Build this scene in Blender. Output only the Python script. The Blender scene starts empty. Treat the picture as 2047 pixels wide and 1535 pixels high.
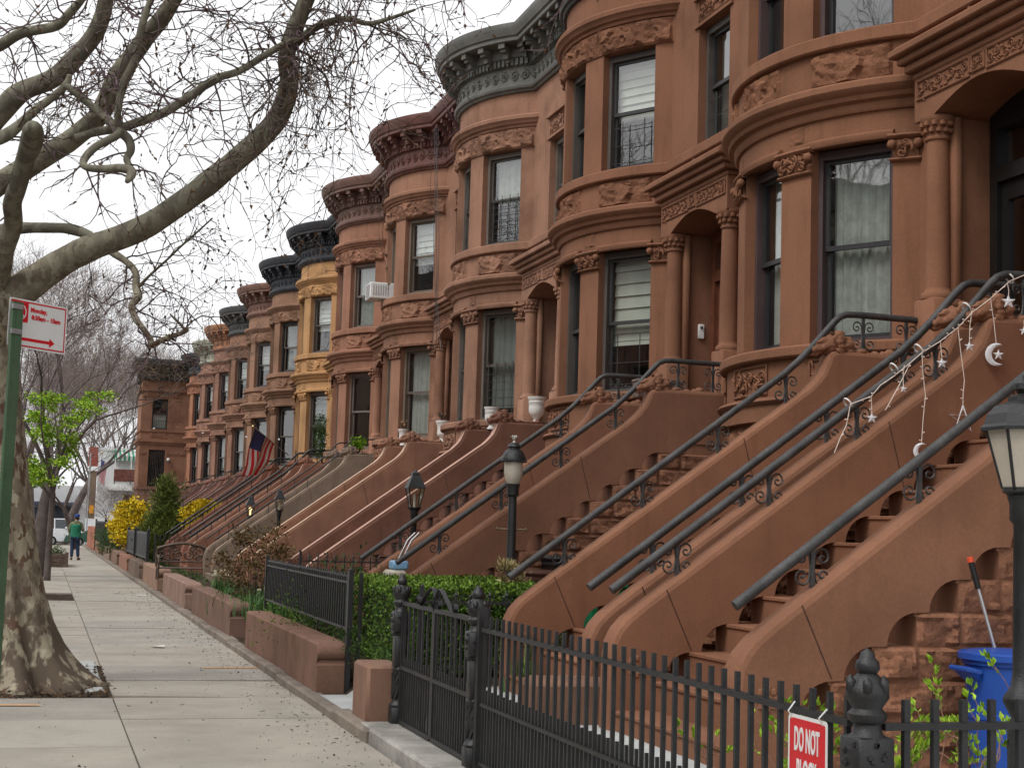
import bpy, bmesh, math, random
from mathutils import Vector, Matrix, noise
R = random.Random(11)
V = Vector
sc = bpy.context.scene
col = sc.collection
D2R = math.radians
sin, cos, pi = math.sin, math.cos, math.pi

# ---------------------------------------------------------------- camera (solved from the vanishing points)
CX, CY, FPX = 1023.5, 767.5, 3000.0
YAW, PIT, ROL = 0.2990, 0.0986, 0.0306
EYE = V((0, 0, 1.6))
_F = V((sin(YAW) * cos(PIT), cos(YAW) * cos(PIT), sin(PIT)))
_R = V((cos(YAW), -sin(YAW), 0))
_U = _R.cross(_F)
RR = cos(ROL) * _R + sin(ROL) * _U
UU = -sin(ROL) * _R + cos(ROL) * _U

def ray(x, y):
    return _F + RR * ((x - CX) / FPX) - UU * ((y - CY) / FPX)
def at(x, y, Y):
    """point of the place seen at photo pixel x, y on the plane Y metres down the street"""
    d = ray(x, y); return EYE + d * (Y / d.y)
def atX(x, y, X):
    d = ray(x, y); return EYE + d * (X / d.x)
def atD(x, y, d):
    return EYE + ray(x, y) * d
def atZ(x, y, z=0.0):
    d = ray(x, y); return EYE + d * ((z - EYE.z) / d.z)

# ---------------------------------------------------------------- mesh builder
ORG = {}
class MB:
    def __init__(s):
        s.v = []; s.f = []; s.m = []
    def add(s, vs, fs, m=0):
        b = len(s.v); s.v.extend([tuple(p) for p in vs])
        for f in fs:
            s.f.append([b + i for i in f]); s.m.append(m)
    def grid(s, rows, m=0, closed=False):
        n = len(rows[0]); vs = [p for r in rows for p in r]; fs = []
        for i in range(len(rows) - 1):
            for j in range(n if closed else n - 1):
                k = (j + 1) % n
                fs.append((i * n + j, i * n + k, (i + 1) * n + k, (i + 1) * n + j))
        s.add(vs, fs, m)
    def box(s, x0, x1, y0, y1, z0, z1, m=0):
        s.add([(x0, y0, z0), (x1, y0, z0), (x1, y1, z0), (x0, y1, z0), (x0, y0, z1), (x1, y0, z1), (x1, y1, z1), (x0, y1, z1)],
              [(0, 3, 2, 1), (4, 5, 6, 7), (0, 1, 5, 4), (1, 2, 6, 5), (2, 3, 7, 6), (3, 0, 4, 7)], m)
    def rbox(s, x0, x1, y0, y1, z0, z1, b=0.02, m=0):
        """box with chamfered edges"""
        xs = (x0, x0 + b, x1 - b, x1); ys = (y0, y0 + b, y1 - b, y1)
        def ring(z, i, j):
            a, c = (xs[i], xs[3 - i]); d, e = (ys[i], ys[3 - i])
            a2, c2 = xs[j], xs[3 - j]; d2, e2 = ys[j], ys[3 - j]
            return [(a2, d, z), (c2, d, z), (c, d2, z), (c, e2, z), (c2, e, z), (a2, e, z), (a, e2, z), (a, d2, z)]
        def inn(z):
            return [(xs[1], ys[1], z), (xs[2], ys[1], z), (xs[2], ys[1], z), (xs[2], ys[2], z), (xs[2], ys[2], z), (xs[1], ys[2], z), (xs[1], ys[2], z), (xs[1], ys[1], z)]
        rows = [inn(z0), ring(z0 + b, 0, 1), ring(z1 - b, 0, 1), inn(z1)]
        n = 8; vs = [p for r in rows for p in r]; fs = []
        for i in range(3):
            for j in range(n):
                k = (j + 1) % n; fs.append((i * n + j, i * n + k, (i + 1) * n + k, (i + 1) * n + j))
        fs.append((0, 6, 4, 2)); fs.append((24, 26, 28, 30))
        s.add(vs, fs, m)
    def obox(s, o, u, n, a0, a1, b0, b1, z0, z1, m=0):
        """box in a tilted frame: o + u*a + n*b, z up"""
        o = V(o); u = V(u); n = V(n)
        P = lambda a, b, z: (o + u * a + n * b + V((0, 0, z)))
        s.add([P(a0, b0, z0), P(a1, b0, z0), P(a1, b1, z0), P(a0, b1, z0), P(a0, b0, z1), P(a1, b0, z1), P(a1, b1, z1), P(a0, b1, z1)],
              [(0, 3, 2, 1), (4, 5, 6, 7), (0, 1, 5, 4), (1, 2, 6, 5), (2, 3, 7, 6), (3, 0, 4, 7)], m)
    def tube(s, path, rad, n=8, m=0, cap=True, flat=1.0):
        path = [V(p) for p in path]; k = len(path)
        if not hasattr(rad, '__len__'): rad = [rad] * k
        rows = []; t0 = (path[1] - path[0]).normalized()
        up = V((0, 0, 1)) if abs(t0.z) < .9 else V((0, 1, 0))
        a = t0.cross(up).normalized()
        for i, p in enumerate(path):
            t = (path[min(i + 1, k - 1)] - path[max(i - 1, 0)])
            if t.length < 1e-9: t = t0
            t = t.normalized(); a = a - t * a.dot(t)
            a = a.normalized() if a.length > 1e-6 else t.orthogonal().normalized()
            b = t.cross(a)
            rows.append([p + (a * cos(2 * pi * j / n) * flat + b * sin(2 * pi * j / n)) * rad[i] for j in range(n)])
        base = len(s.v); s.grid(rows, m, True)
        if cap:
            s.f.append([base + j for j in range(n)][::-1]); s.m.append(m)
            s.f.append([base + (k - 1) * n + j for j in range(n)]); s.m.append(m)
    def lathe(s, prof, c=(0, 0, 0), n=16, m=0, sx=1, sy=1):
        c = V(c); rows = [[(c.x + r * sx * cos(2 * pi * j / n), c.y + r * sy * sin(2 * pi * j / n), c.z + z) for j in range(n)] for r, z in prof]
        s.grid(rows, m, True)
        b = len(s.v)
        if prof[0][0] > 1e-4: s.add(rows[0], [list(range(n))[::-1]], m)
        if prof[-1][0] > 1e-4: s.add(rows[-1], [list(range(n))], m)
    def ball(s, c, r, n=8, m=0, sz=(1, 1, 1)):
        c = V(c); rows = []
        for i in range(n // 2 + 1):
            t = pi * i / (n // 2)
            rows.append([(c.x + sz[0] * r * sin(t) * cos(2 * pi * j / n), c.y + sz[1] * r * sin(t) * sin(2 * pi * j / n), c.z - sz[2] * r * cos(t)) for j in range(n)])
        s.grid(rows, m, True)
    def prism(s, poly, fn, t0, t1, m=0):
        """polygon (a, b) extruded along t; fn(a, b, t) -> point"""
        n = len(poly)
        vs = [fn(a, b, t0) for a, b in poly] + [fn(a, b, t1) for a, b in poly]
        fs = [(i, (i + 1) % n, n + (i + 1) % n, n + i) for i in range(n)]
        fs += [list(range(n))[::-1], list(range(n, 2 * n))]
        s.add(vs, fs, m)
    def quad(s, a, b, c, d, m=0):
        s.add([a, b, c, d], [(0, 1, 2, 3)], m)
    def leaf(s, p, d, size, m=0, wid=.5):
        d = V(d); u = d.normalized() if d.length > 1e-6 else V((0, 0, 1))
        w = u.orthogonal().normalized(); w = Matrix.Rotation(R.uniform(0, 6.3), 3, u) @ w
        nn = u.cross(w) * size * .18
        p = V(p); w = w * size * wid * .5; u = u * size
        s.add([p, p + u * .5 + w - nn, p + u, p + u * .5 - w - nn], [(0, 1, 2), (0, 2, 3)], m)
    def build(s, name, mats, parent=None, smooth=True, ang=38, loc=None, fix=False):
        me = bpy.data.meshes.new(name)
        org = V((0, 0, 0))
        if parent is not None: org = ORG.get(parent.name, org)
        elif loc is not None: org = V(loc)
        ox, oy, oz = org
        me.from_pydata([(x - ox, y - oy, z - oz) for x, y, z in s.v], [], s.f)
        if not isinstance(mats, (list, tuple)): mats = [mats]
        for q in mats: me.materials.append(q)
        if len(mats) > 1: me.polygons.foreach_set('material_index', s.m)
        if fix:
            b = bmesh.new(); b.from_mesh(me); bmesh.ops.recalc_face_normals(b, faces=b.faces); b.to_mesh(me); b.free()
        if smooth:
            me.polygons.foreach_set('use_smooth', [True] * len(me.polygons))
            if ang < 179: me.set_sharp_from_angle(angle=D2R(ang))
        me.update()
        o = bpy.data.objects.new(name, me); col.objects.link(o)
        if parent is not None:
            o.parent = parent; ORG[o.name] = org
        else:
            o.location = org; ORG[o.name] = org
        return o

def empty(name, loc):
    o = bpy.data.objects.new(name, None); col.objects.link(o); o.location = loc; o.empty_display_size = .2
    ORG[o.name] = V(loc); return o
def tag(o, label=None, cat=None, group=None, kind=None):
    if label: o['label'] = label
    if cat: o['category'] = cat
    if group: o['group'] = group
    if kind: o['kind'] = kind
    return o
def kids(o): return [c for c in list(col.objects) if c.parent == o]
def copy_tree(o, parent=None, omap=None):
    c = o.copy(); col.objects.link(c)
    if parent is not None: c.parent = parent
    ORG[c.name] = ORG.get(o.name, V((0, 0, 0)))
    if omap is not None: omap[o.name] = c
    for ch in list(o.children): copy_tree(ch, c, omap)
    return c
def setmat(o, m, slot=0):
    s = o.material_slots[slot]; s.link = 'OBJECT'; s.material = m

# ---------------------------------------------------------------- materials
def mat(name, c, rough=.8, var=.12, scale=3.0, fine=60.0, bump=.15, c2=None, spec=.3, metal=0.0, coat=0.0, streak=0.0, streakc=(.04, .03, .025), bscale=None, bdist=.01, stain=0.0, stainc=(.05, .04, .03), emit=None, spots=0.0):
    m = bpy.data.materials.new(name); m.use_nodes = True
    nt = m.node_tree; N = nt.nodes; L = nt.links
    b = N['Principled BSDF']
    b.inputs['Roughness'].default_value = rough
    b.inputs['Specular IOR Level'].default_value = spec
    b.inputs['Metallic'].default_value = metal
    if coat: b.inputs['Coat Weight'].default_value = coat; b.inputs['Coat Roughness'].default_value = .08
    if emit: b.inputs['Emission Color'].default_value = (*emit[0], 1); b.inputs['Emission Strength'].default_value = emit[1]
    if var <= 0 and bump <= 0:
        b.inputs['Base Color'].default_value = (*c, 1); return m
    g = N.new('ShaderNodeNewGeometry'); pos = g.outputs['Position']
    def nz(sc_, det=4, vec=None, ro=.6):
        n = N.new('ShaderNodeTexNoise'); n.inputs['Scale'].default_value = sc_; n.inputs['Detail'].default_value = det; n.inputs['Roughness'].default_value = ro
        L.new(vec or pos, n.inputs['Vector']); return n.outputs['Fac']
    def ramp(f, a, bb):
        r = N.new('ShaderNodeMapRange'); r.inputs[1].default_value = a; r.inputs[2].default_value = bb; L.new(f, r.inputs[0]); return r.outputs[0]
    def mix(f, ca, cb, typ='MIX'):
        x = N.new('ShaderNodeMix'); x.data_type = 'RGBA'; x.blend_type = typ
        if hasattr(f, 'links') or not isinstance(f, (int, float)): L.new(f, x.inputs[0])
        else: x.inputs[0].default_value = f
        for q, sock in ((ca, x.inputs[6]), (cb, x.inputs[7])):
            if isinstance(q, tuple): sock.default_value = (*q, 1)
            else: L.new(q, sock)
        return x.outputs[2]
    lo = tuple(max(0, q * (1 - var * 1.6)) for q in c); hi = tuple(q * (1 + var * 1.2) for q in (c2 or c))
    f1 = nz(scale, 5)
    colr = mix(ramp(f1, .32, .68), lo, hi)
    f2 = nz(fine, 3)
    dk = mix(ramp(f2, .3, .7), (1 - var, 1 - var, 1 - var), (1 + var * .4,) * 3)
    colr = mix(1.0, colr, dk, 'MULTIPLY')
    if streak > 0:
        mp = N.new('ShaderNodeMapping'); mp.inputs['Scale'].default_value = (5, 5, .45); L.new(pos, mp.inputs['Vector'])
        f3 = nz(1.6, 5, mp.outputs[0])
        k = N.new('ShaderNodeMath'); k.operation = 'MULTIPLY'; k.inputs[1].default_value = streak; L.new(ramp(f3, .52, .75), k.inputs[0])
        colr = mix(k.outputs[0], colr, streakc)
    if stain > 0:
        f4 = nz(1.1, 6, ro=.7)
        k = N.new('ShaderNodeMath'); k.operation = 'MULTIPLY'; k.inputs[1].default_value = stain; L.new(ramp(f4, .55, .7), k.inputs[0])
        colr = mix(k.outputs[0], colr, stainc)
    if spots > 0:
        for s_, th, cc in ((16, .70, .55), (47, .73, .5), (5.5, .66, .82)):
            f5 = nz(s_, 2, ro=.45); k = N.new('ShaderNodeMath'); k.operation = 'MULTIPLY'; k.inputs[1].default_value = spots; L.new(ramp(f5, th, th + .025), k.inputs[0])
            colr = mix(k.outputs[0], colr, tuple(q * cc for q in c))
    L.new(colr, b.inputs['Base Color'])
    if bump > 0:
        bp_ = N.new('ShaderNodeBump'); bp_.inputs['Strength'].default_value = bump; bp_.inputs['Distance'].default_value = bdist
        L.new(nz(bscale or fine * 1.4, 4), bp_.inputs['Height']); L.new(bp_.outputs[0], b.inputs['Normal'])
    return m

def glass_mat(name, tint=(.9, .95, .93), ior=1.75):
    m = bpy.data.materials.new(name); m.use_nodes = True; nt = m.node_tree; N = nt.nodes; L = nt.links
    N.remove(N['Principled BSDF']); out = N['Material Output']
    t = N.new('ShaderNodeBsdfTransparent'); t.inputs[0].default_value = (*tint, 1)
    g = N.new('ShaderNodeBsdfGlossy'); g.inputs['Roughness'].default_value = .012
    nn = N.new('ShaderNodeTexNoise'); nn.inputs['Scale'].default_value = 1.3
    ge = N.new('ShaderNodeNewGeometry'); L.new(ge.outputs['Position'], nn.inputs['Vector'])
    bu = N.new('ShaderNodeBump'); bu.inputs['Strength'].default_value = .1; bu.inputs['Distance'].default_value = .03
    L.new(nn.outputs['Fac'], bu.inputs['Height']); L.new(bu.outputs[0], g.inputs['Normal'])
    lw = N.new('ShaderNodeLayerWeight'); lw.inputs[0].default_value = .5
    pw = N.new('ShaderNodeMath'); pw.operation = 'POWER'; pw.inputs[1].default_value = 4.0; L.new(lw.outputs['Facing'], pw.inputs[0])
    fr = N.new('ShaderNodeMapRange'); fr.inputs[3].default_value = 2.7 * ((ior - 1) / (ior + 1)) ** 2; fr.inputs[4].default_value = .95; L.new(pw.outputs[0], fr.inputs[0])
    mx = N.new('ShaderNodeMixShader'); L.new(fr.outputs[0], mx.inputs[0]); L.new(t.outputs[0], mx.inputs[1]); L.new(g.outputs[0], mx.inputs[2])
    L.new(mx.outputs[0], out.inputs[0]); return m

IRON = mat('black_iron', (.018, .018, .019), .42, .25, 8, 90, .35, spec=.5)
IRON2 = mat('worn_iron', (.05, .048, .047), .5, .35, 6, 70, .4, spec=.5)
GLASS = glass_mat('window_glass')
ROOM = mat('dark_room', (.012, .011, .01), .9, 0, bump=0)  # near-black backing colour stands in for the shade of unlit interiors
CURT = mat('net_curtain', (.44, .44, .41), .9, .1, 9, 30, .1)
SHADE = mat('cloth_shade', (.60, .58, .51), .9, .06, 4, 60, .2)
GREYB = mat('grey_blind', (.22, .235, .225), .8, .05, 4, 60, .1)
DARKB = mat('brown_blind', (.10, .065, .05), .7, .08, 4, 60, .1)
WHITE = mat('white_paint', (.72, .71, .68), .5, .05, 5, 40, .1)

# ---------------------------------------------------------------- small shapes
def spiral(mb, P, cu, cv, r0, turns, tr, dirn=1, ph=0.0, n=3, steps=14, m=0, lift=.0):
    """scroll drawn on a surface P(u, v, lift)"""
    pts = []; rad = []
    for i in range(steps + 1):
        t = i / steps; rr = r0 * (1 - .86 * t); a = ph + dirn * t * turns * 2 * pi
        pts.append(P(cu + rr * cos(a), cv + rr * sin(a), lift)); rad.append(tr * (1 - .3 * t))
    mb.tube(pts, rad, n, m, True)

def sprig(mb, P, u, v, L_, ang, tr, lift=.0, curl=1.2):
    """carved leaf: a tapering curved blade on the surface P"""
    pts = []; x, y, a = u, v, ang
    for i in range(5):
        pts.append(P(x, y, lift + tr * (.4 + .8 * sin(i * .8)))); x += L_ / 4 * cos(a); y += L_ / 4 * sin(a); a += curl / 4
    mb.tube(pts, [tr * .7, tr * 1.25, tr * 1.2, tr * .8, tr * .2], 4)

def rockpatch(mb, P, u0, u1, v0, v1, amp, nu, nv, seed, m=0, rim=.07):
    """pitch-faced stone: P(u, v, d) with d the outward displacement"""
    rows = []
    ku = (u1 - u0); kv = (v1 - v0)
    for i in range(nv + 1):
        row = []
        for j in range(nu + 1):
            a, b = j / nu, i / nv
            u, v = u0 + ku * a, v0 + kv * b
            e = min(a * ku, (1 - a) * ku, b * kv, (1 - b) * kv)
            w = min(1, e / (rim * min(ku, kv) + 1e-6))
            q = V((u * 5.2 + seed * 7.3, v * 6.4 - seed * 3.1, seed * 1.7))
            d1, pp = noise.voronoi(q + V((noise.noise(q * 1.7), noise.noise(q * 1.7 + V((5, 0, 0))), 0)) * .35)
            c = noise.cell_vector(pp[0] * 37.1); r_ = q - pp[0]
            d = .42 + .45 * (c[0] - .5) + .9 * (r_.x * (c[1] - .5) + r_.y * (c[2] - .35)) + .22 * noise.noise(q * 3.1) + .12 * noise.noise(q * 8.3) + .3 * noise.noise(q * .45)
            row.append(P(u, v, amp * w * max(.06, d)))
        rows.append(row)
    mb.grid(rows, m)

def text_mesh(s, size, name='lettering', extr=.001, bold=0.0):
    cu = bpy.data.curves.new(name, 'FONT'); cu.body = s; cu.size = size; cu.extrude = extr; cu.offset = bold
    cu.align_x = 'CENTER'; cu.align_y = 'CENTER'; cu.resolution_u = 3
    o = bpy.data.objects.new(name, cu); col.objects.link(o)
    dg = bpy.context.evaluated_depsgraph_get()
    me = bpy.data.meshes.new_from_object(o.evaluated_get(dg))
    vs = [v.co.copy() for v in me.vertices]; fs = [list(p.vertices) for p in me.polygons]
    bpy.data.objects.remove(o); bpy.data.curves.remove(cu); bpy.data.meshes.remove(me)
    return vs, fs

def skin_mesh(name, joints, bones, mat_, parent, sub=2, offset=None):
    """one continuous body from joints {key: (point, radius)} and bones [(a, b)]"""
    keys = list(joints); me = bpy.data.meshes.new(name)
    org = ORG.get(parent.name, V((0, 0, 0))) if parent else V((0, 0, 0))
    me.from_pydata([V(joints[k][0]) - org for k in keys], [(keys.index(a), keys.index(b)) for a, b in bones], [])
    o = bpy.data.objects.new(name, me); col.objects.link(o)
    md = o.modifiers.new('skin', 'SKIN')
    if not me.skin_vertices: me.skin_vertices.new()
    for i, k in enumerate(keys):
        r = joints[k][1]; me.skin_vertices[0].data[i].radius = r if hasattr(r, '__len__') else (r, r)
        me.skin_vertices[0].data[i].use_root = (i == 0)
    ms = o.modifiers.new('sub', 'SUBSURF'); ms.levels = sub; ms.render_levels = sub
    dg = bpy.context.evaluated_depsgraph_get(); dg.update()
    nm = bpy.data.meshes.new_from_object(o.evaluated_get(dg))
    bpy.data.objects.remove(o); bpy.data.meshes.remove(me)
    nm.name = name; nm.materials.clear(); nm.materials.append(mat_)
    nm.polygons.foreach_set('use_smooth', [True] * len(nm.polygons))
    o = bpy.data.objects.new(name, nm); col.objects.link(o); o.parent = parent; ORG[o.name] = org
    return o

def fuse(mb, voxel, it=2, jitter=.0, fr=20):
    """melt overlapping lumps into one carved surface"""
    o = mb.build('lump', IRON, None)
    r = o.modifiers.new('r', 'REMESH'); r.mode = 'VOXEL'; r.voxel_size = voxel
    if it: s_ = o.modifiers.new('s', 'SMOOTH'); s_.iterations = it; s_.factor = .5
    dg = bpy.context.evaluated_depsgraph_get(); dg.update()
    me = bpy.data.meshes.new_from_object(o.evaluated_get(dg)); out = MB()
    vs = []
    for v in me.vertices:
        c = v.co.copy()
        if jitter: c += v.normal * jitter * (noise.noise(c * fr) + .6 * noise.noise(c * fr * 2.3))
        vs.append(c)
    out.add(vs, [list(p.vertices) for p in me.polygons]); old = o.data
    bpy.data.objects.remove(o); bpy.data.meshes.remove(old); bpy.data.meshes.remove(me); return out
# ================================================================ THE BROWNSTONE ROW
XC, R0, XW, HJ = 8.55, 2.08, 7.227, 1.605
PITCH, Y0 = 5.6, 13.0
YD = -2.82                       # door axis, measured from the bay axis
FL = -3.995
def bp(a, r, z): return (XC - (R0 + r) * cos(D2R(a)), (R0 + r) * sin(D2R(a)), z)
def jang(r): return math.degrees(math.acos((XC - XW + r) / (R0 + r)))
JW = 51.5
def path(r, z, flat=True, n=30):
    pts = []
    if flat:
        pts += [(XW - r, FL, z), (XW - r, (FL - HJ) / 2, z)]
    j = jang(r) if flat else math.degrees(math.acos((XC - XW - .02) / (R0 + r)))
    for i in range(n + 1):
        pts.append(bp(-j + 2 * j * i / n, r, z))
    return pts
def sweep(mb, prof, flat=True, n=30, m=0):
    mb.grid([path(r, z, flat, n) for r, z in prof], m)
def arcband(mb, prof, a0, a1, n=8, m=0, ends=True):
    rows = [[bp(a0 + (a1 - a0) * i / n, r, z) for i in range(n + 1)] for r, z in prof]
    mb.grid(rows, m)
    if ends:
        k = len(prof)
        mb.add([r[0] for r in rows], [list(range(k))], m); mb.add([r[-1] for r in rows], [list(range(k))[::-1]], m)
WIN = [(0.0, 10.6), (-32.7, 11.3), (32.7, 11.3)]
PIERS = [(-JW, -44.0), (-21.4, -10.6), (10.6, 21.4), (44.0, JW)]

def stone_mats(nm, c, var=.13, streak=.25, rough=.88):
    sm = mat(nm + '_stone', c, rough, var, 1.1, 55, .22, streak=streak, streakc=tuple(q * .45 for q in c), spec=.15, stain=.25, stainc=tuple(q * .62 for q in c))
    rk = mat(nm + '_rockface', tuple(q * .96 for q in c), .92, var + .05, 2.2, 38, .8, bscale=26, bdist=.022, spec=.1, streak=streak, streakc=tuple(q * .45 for q in c))
    return sm, rk

def build_house():
    root = empty('brownstone_house', (XW, 0, 0))
    S = mat('s0', (.3, .15, .1)); 
    w = MB()
    # water table, sill, belt and string courses of the round bay
    sweep(w, [(.06, .1), (.06, 2.70), (.14, 2.705), (.14, 2.855), (.165, 2.865), (.185, 2.89), (.165, 2.92), (.09, 2.93), (.09, 3.265), (.15, 3.275), (.165, 3.29), (.165, 3.36), (.15, 3.38), (-.3, 3.385)], False)
    sweep(w, [(-.3, 5.23), (0, 5.23), (0, 5.47), (.03, 5.475), (.05, 5.505), (.055, 5.55), (.105, 5.57), (.12, 5.61), (.165, 5.635), (.185, 5.665), (.185, 5.715), (.165, 5.735), (.02, 5.745), (.02, 6.10)], False)
    sweep(w, [(.0, 6.10), (.075, 6.105), (.09, 6.12), (.09, 6.225), (.075, 6.24), (-.28, 6.245)], True)
    sweep(w, [(-.3, 7.80), (.02, 7.80), (.02, 8.13), (.05, 8.135), (.06, 8.17), (.10, 8.19), (.115, 8.225), (.15, 8.25), (.155, 8.30), (.14, 8.325), (0, 8.335), (0, 8.73)], False)
    for a0, a1 in PIERS:
        for z0, z1 in ((3.37, 5.24), (6.23, 7.81)):
            arcband(w, [(-.30, z0), (0, z0), (0, z1), (-.30, z1)], a0, a1, 6)
    # hood moulds over the parlour windows
    for a, h in WIN[:2] + WIN[2:]:
        arcband(w, [(0, 5.20), (.045, 5.205), (.06, 5.235), (.06, 5.262), (.03, 5.285), (0, 5.29)], a - h - .4, a + h + .4, 6)
    # flat wall of the door bay
    x = XW
    w.box(x, x + .3, FL, -HJ + .02, .1, 2.64)
    for y0, y1 in ((FL, YD - .65), (YD + .65, -HJ + .03)):
        w.box(x, x + .55, y0, y1, 2.64, 5.62)
    w.box(x, x + .3, FL, -HJ + .03, 5.60, 6.12)
    for y0, y1 in ((FL, YD - .43), (YD + .43, -HJ + .03)):
        w.box(x + .001, x + .3, y0, y1, 6.12, 7.72)
    w.box(x, x + .3, FL, -HJ + .03, 7.72, 8.74)
    w.box(x - .03, x + .05, YD - .52, YD + .52, 7.725, 7.765)
    # little pediment over the carved panel
    w.prism([(-.50, 8.06), (.50, 8.06), (.54, 8.12), (.30, 8.13), (.16, 8.24), (0, 8.30), (-.16, 8.24), (-.30, 8.13), (-.54, 8.12)], lambda a, b, t: (x - t, YD + a, b), 0, .06)
    # closed body behind the front, unseen, added to block light
    w.box(x + .9, x + 11, FL + .003, HJ + .002, .1, 9.5)
    wall = w.build('wall', S, root, ang=32)
    rf = MB(); rf.add([(x - .35, FL, 9.755), (x + 11, FL, 9.60), (x + 11, HJ, 9.60), (x - .35, HJ, 9.755)], [(0, 1, 2, 3)])
    rf.build('roof', mat('roof_felt', (.05, .05, .052), .9, .1, 4, 40, .2), root)  # unseen roof sheet, put in to keep skylight out of the house

    # pitch-faced stones
    k = MB()
    B = lambda base: (lambda u, v, d: bp(math.degrees(u / R0), base + d, v))
    arc = lambda a: D2R(a) * R0
    s = 1
    for a0, a1 in ((-50.3, -20.6), (-20.2, -13.6), (-13.2, 13.2), (13.6, 20.2), (20.6, 50.3)):
        rockpatch(k, B(.02), arc(a0), arc(a1), 7.803, 8.128, .085, max(9, int(abs(a1 - a0) * 1.35)), 13, s); s += 1
    k.build('rusticated_lintel', S, root, ang=24); k = MB()
    for a0, a1 in ((-44, -22), (-10.4, 10.4), (22, 44)):
        rockpatch(k, B(.02), arc(a0), arc(a1), 5.76, 6.085, .075, 30, 14, s); s += 1; k.build('rusticated_panel', S, root, ang=24); k = MB()
    for a0, a1 in ((-19, -13.4), (13.4, 19)):
        rockpatch(k, B(.0), arc(a0), arc(a1), 5.292, 5.463, .022, 8, 8, s); s += 1; k.build('rusticated_keystone', S, root, ang=24); k = MB()
    for zi, (z0, z1) in enumerate(((.15, .72), (.73, 1.22), (1.23, 1.72), (1.73, 2.2), (2.21, 2.69))):
        a = -50 + (zi % 2) * 6 - 4
        while a < 50:
            b = min(50.3, a + R.uniform(13, 22)); aa = max(a, -50.3)
            if b - aa > 3: rockpatch(k, B(.06), arc(aa), arc(b - .35), z0, z1 - .012, .085, 10, 8, s)
            s += 1; a = b
    k.build('rusticated_base', S, root, ang=24)

    # carving: capitals, sill panels, spandrel and boss
    c = MB(); rr = random.Random(5)
    def capital(a0, a1, z0, z1, base):
        P = lambda u, v, l: bp(u, base + l, v)
        arcband(c, [(base - .02, z0), (base + .035, z0 + .004), (base + .045, z0 + .02), (base + .03, z0 + .035)], a0 - .6, a1 + .6, 4)
        arcband(c, [(base - .02, z1 - .05), (base + .05, z1 - .045), (base + .07, z1 - .02), (base + .06, z1)], a0 - 1, a1 + 1, 4)
        arcband(c, [(base + .008, z0 + .03), (base + .03, z1 - .05)], a0, a1, 4)
        nb = max(1, int(round((a1 - a0) / 4.2))); st = (a1 - a0) / nb
        P2 = lambda u, v, l: bp(u / R0 * 57.2958, base + .04 + l, v)
        for i in range(nb):
            ca = arc(a0 + st * (i + .5)); zc = (z0 + z1) / 2
            spiral(c, P2, ca, zc + .035, .055, 1.5, .016, 1 if i % 2 else -1, .5, 4)
            spiral(c, P2, ca + .03, zc - .05, .04, 1.3, .014, -1 if i % 2 else 1, 2.5, 4)
            for q in range(6):
                sprig(c, P2, ca + rr.uniform(-.06, .06), z0 + .045 + rr.uniform(0, .09), rr.uniform(.06, .10), pi / 2 + rr.uniform(-.9, .9), rr.uniform(.009, .014), .004, rr.uniform(-1.6, 1.6))
        for a in (a0, a1):
            c.ball(bp(a, base + .055, z1 - .10), .045, 8)
    for i, (a0, a1) in enumerate(PIERS):
        capital(max(a0, -50.3), min(a1, 50.3), 4.985, 5.235, .0); c.build('capital', S, root, ang=60); c = MB()
    def panel(P, u0, u1, v0, v1, n=3, l0=.02):
        c = MB()
        fr = [(u0, v0), (u1, v0), (u1, v1), (u0, v1), (u0, v0)]
        for (a, b), (a2, b2) in zip(fr[:-1], fr[1:]):
            c.tube([P(a, b, l0), P((a + a2) / 2, (b + b2) / 2, l0), P(a2, b2, l0)], .011, 4)
        st = (u1 - u0) / n; h = v1 - v0
        for i in range(n):
            uu = u0 + st * (i + .5)
            spiral(c, P, uu - st * .2, (v0 + v1) / 2 + h * .12, min(st * .26, h * .3), 1.6, h * .05, 1, .2, 4, lift=l0)
            spiral(c, P, uu + st * .22, (v0 + v1) / 2 - h * .12, min(st * .24, h * .28), 1.6, h * .05, -1, 3, 4, lift=l0)
            for q in range(9):
                sprig(c, P, uu + rr.uniform(-.44, .44) * st, (v0 + v1) / 2 + rr.uniform(-.38, .30) * h, rr.uniform(.22, .42) * h, rr.uniform(0, 6.28), h * rr.uniform(.03, .055), l0 - .006, rr.uniform(-2, 2))
        c.build('carved_panel', S, root, ang=60)
    for a, h in WIN:
        panel(lambda u, v, l: bp(u / R0 * 57.2958, .085 + l, v), arc(a - 9), arc(a + 9), 2.965, 3.23, 3)
    F = lambda xx: (lambda u, v, l: (xx - l, u, v))
    xf = XW - .235
    for u0, u1 in ((YD - .88, YD - .12), (YD + .12, YD + .88)):
        panel(F(xf), u0, u1, 5.405, 5.565, 4, .008)
    panel(F(xf), YD - .085, YD + .085, 5.425, 5.565, 1, .008)
    panel(F(XW), YD - .42, YD + .42, 7.79, 8.03, 3, .012)
    for q in range(9):
        a = q * 2 * pi / 8; c.ball((XW - .05, YD + .38 + (.055 * cos(a) if q < 8 else 0), 6.03 + (.055 * sin(a) if q < 8 else 0)), .032, 6)
    c.build('rosette', S, root, ang=60)

    # door surround: columns, arch, entablature
    d = MB()
    y = YD
    arcp = [(-.65 + 1.3 * i / 12, 5.22 + .16 * sin(pi * i / 12)) for i in range(13)]
    d.prism([(-.93, 5.22)] + arcp + [(.93, 5.22), (.93, 5.60), (-.93, 5.60)], lambda a, b, t: (t, y + a, b), xf, XW + .42)
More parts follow.
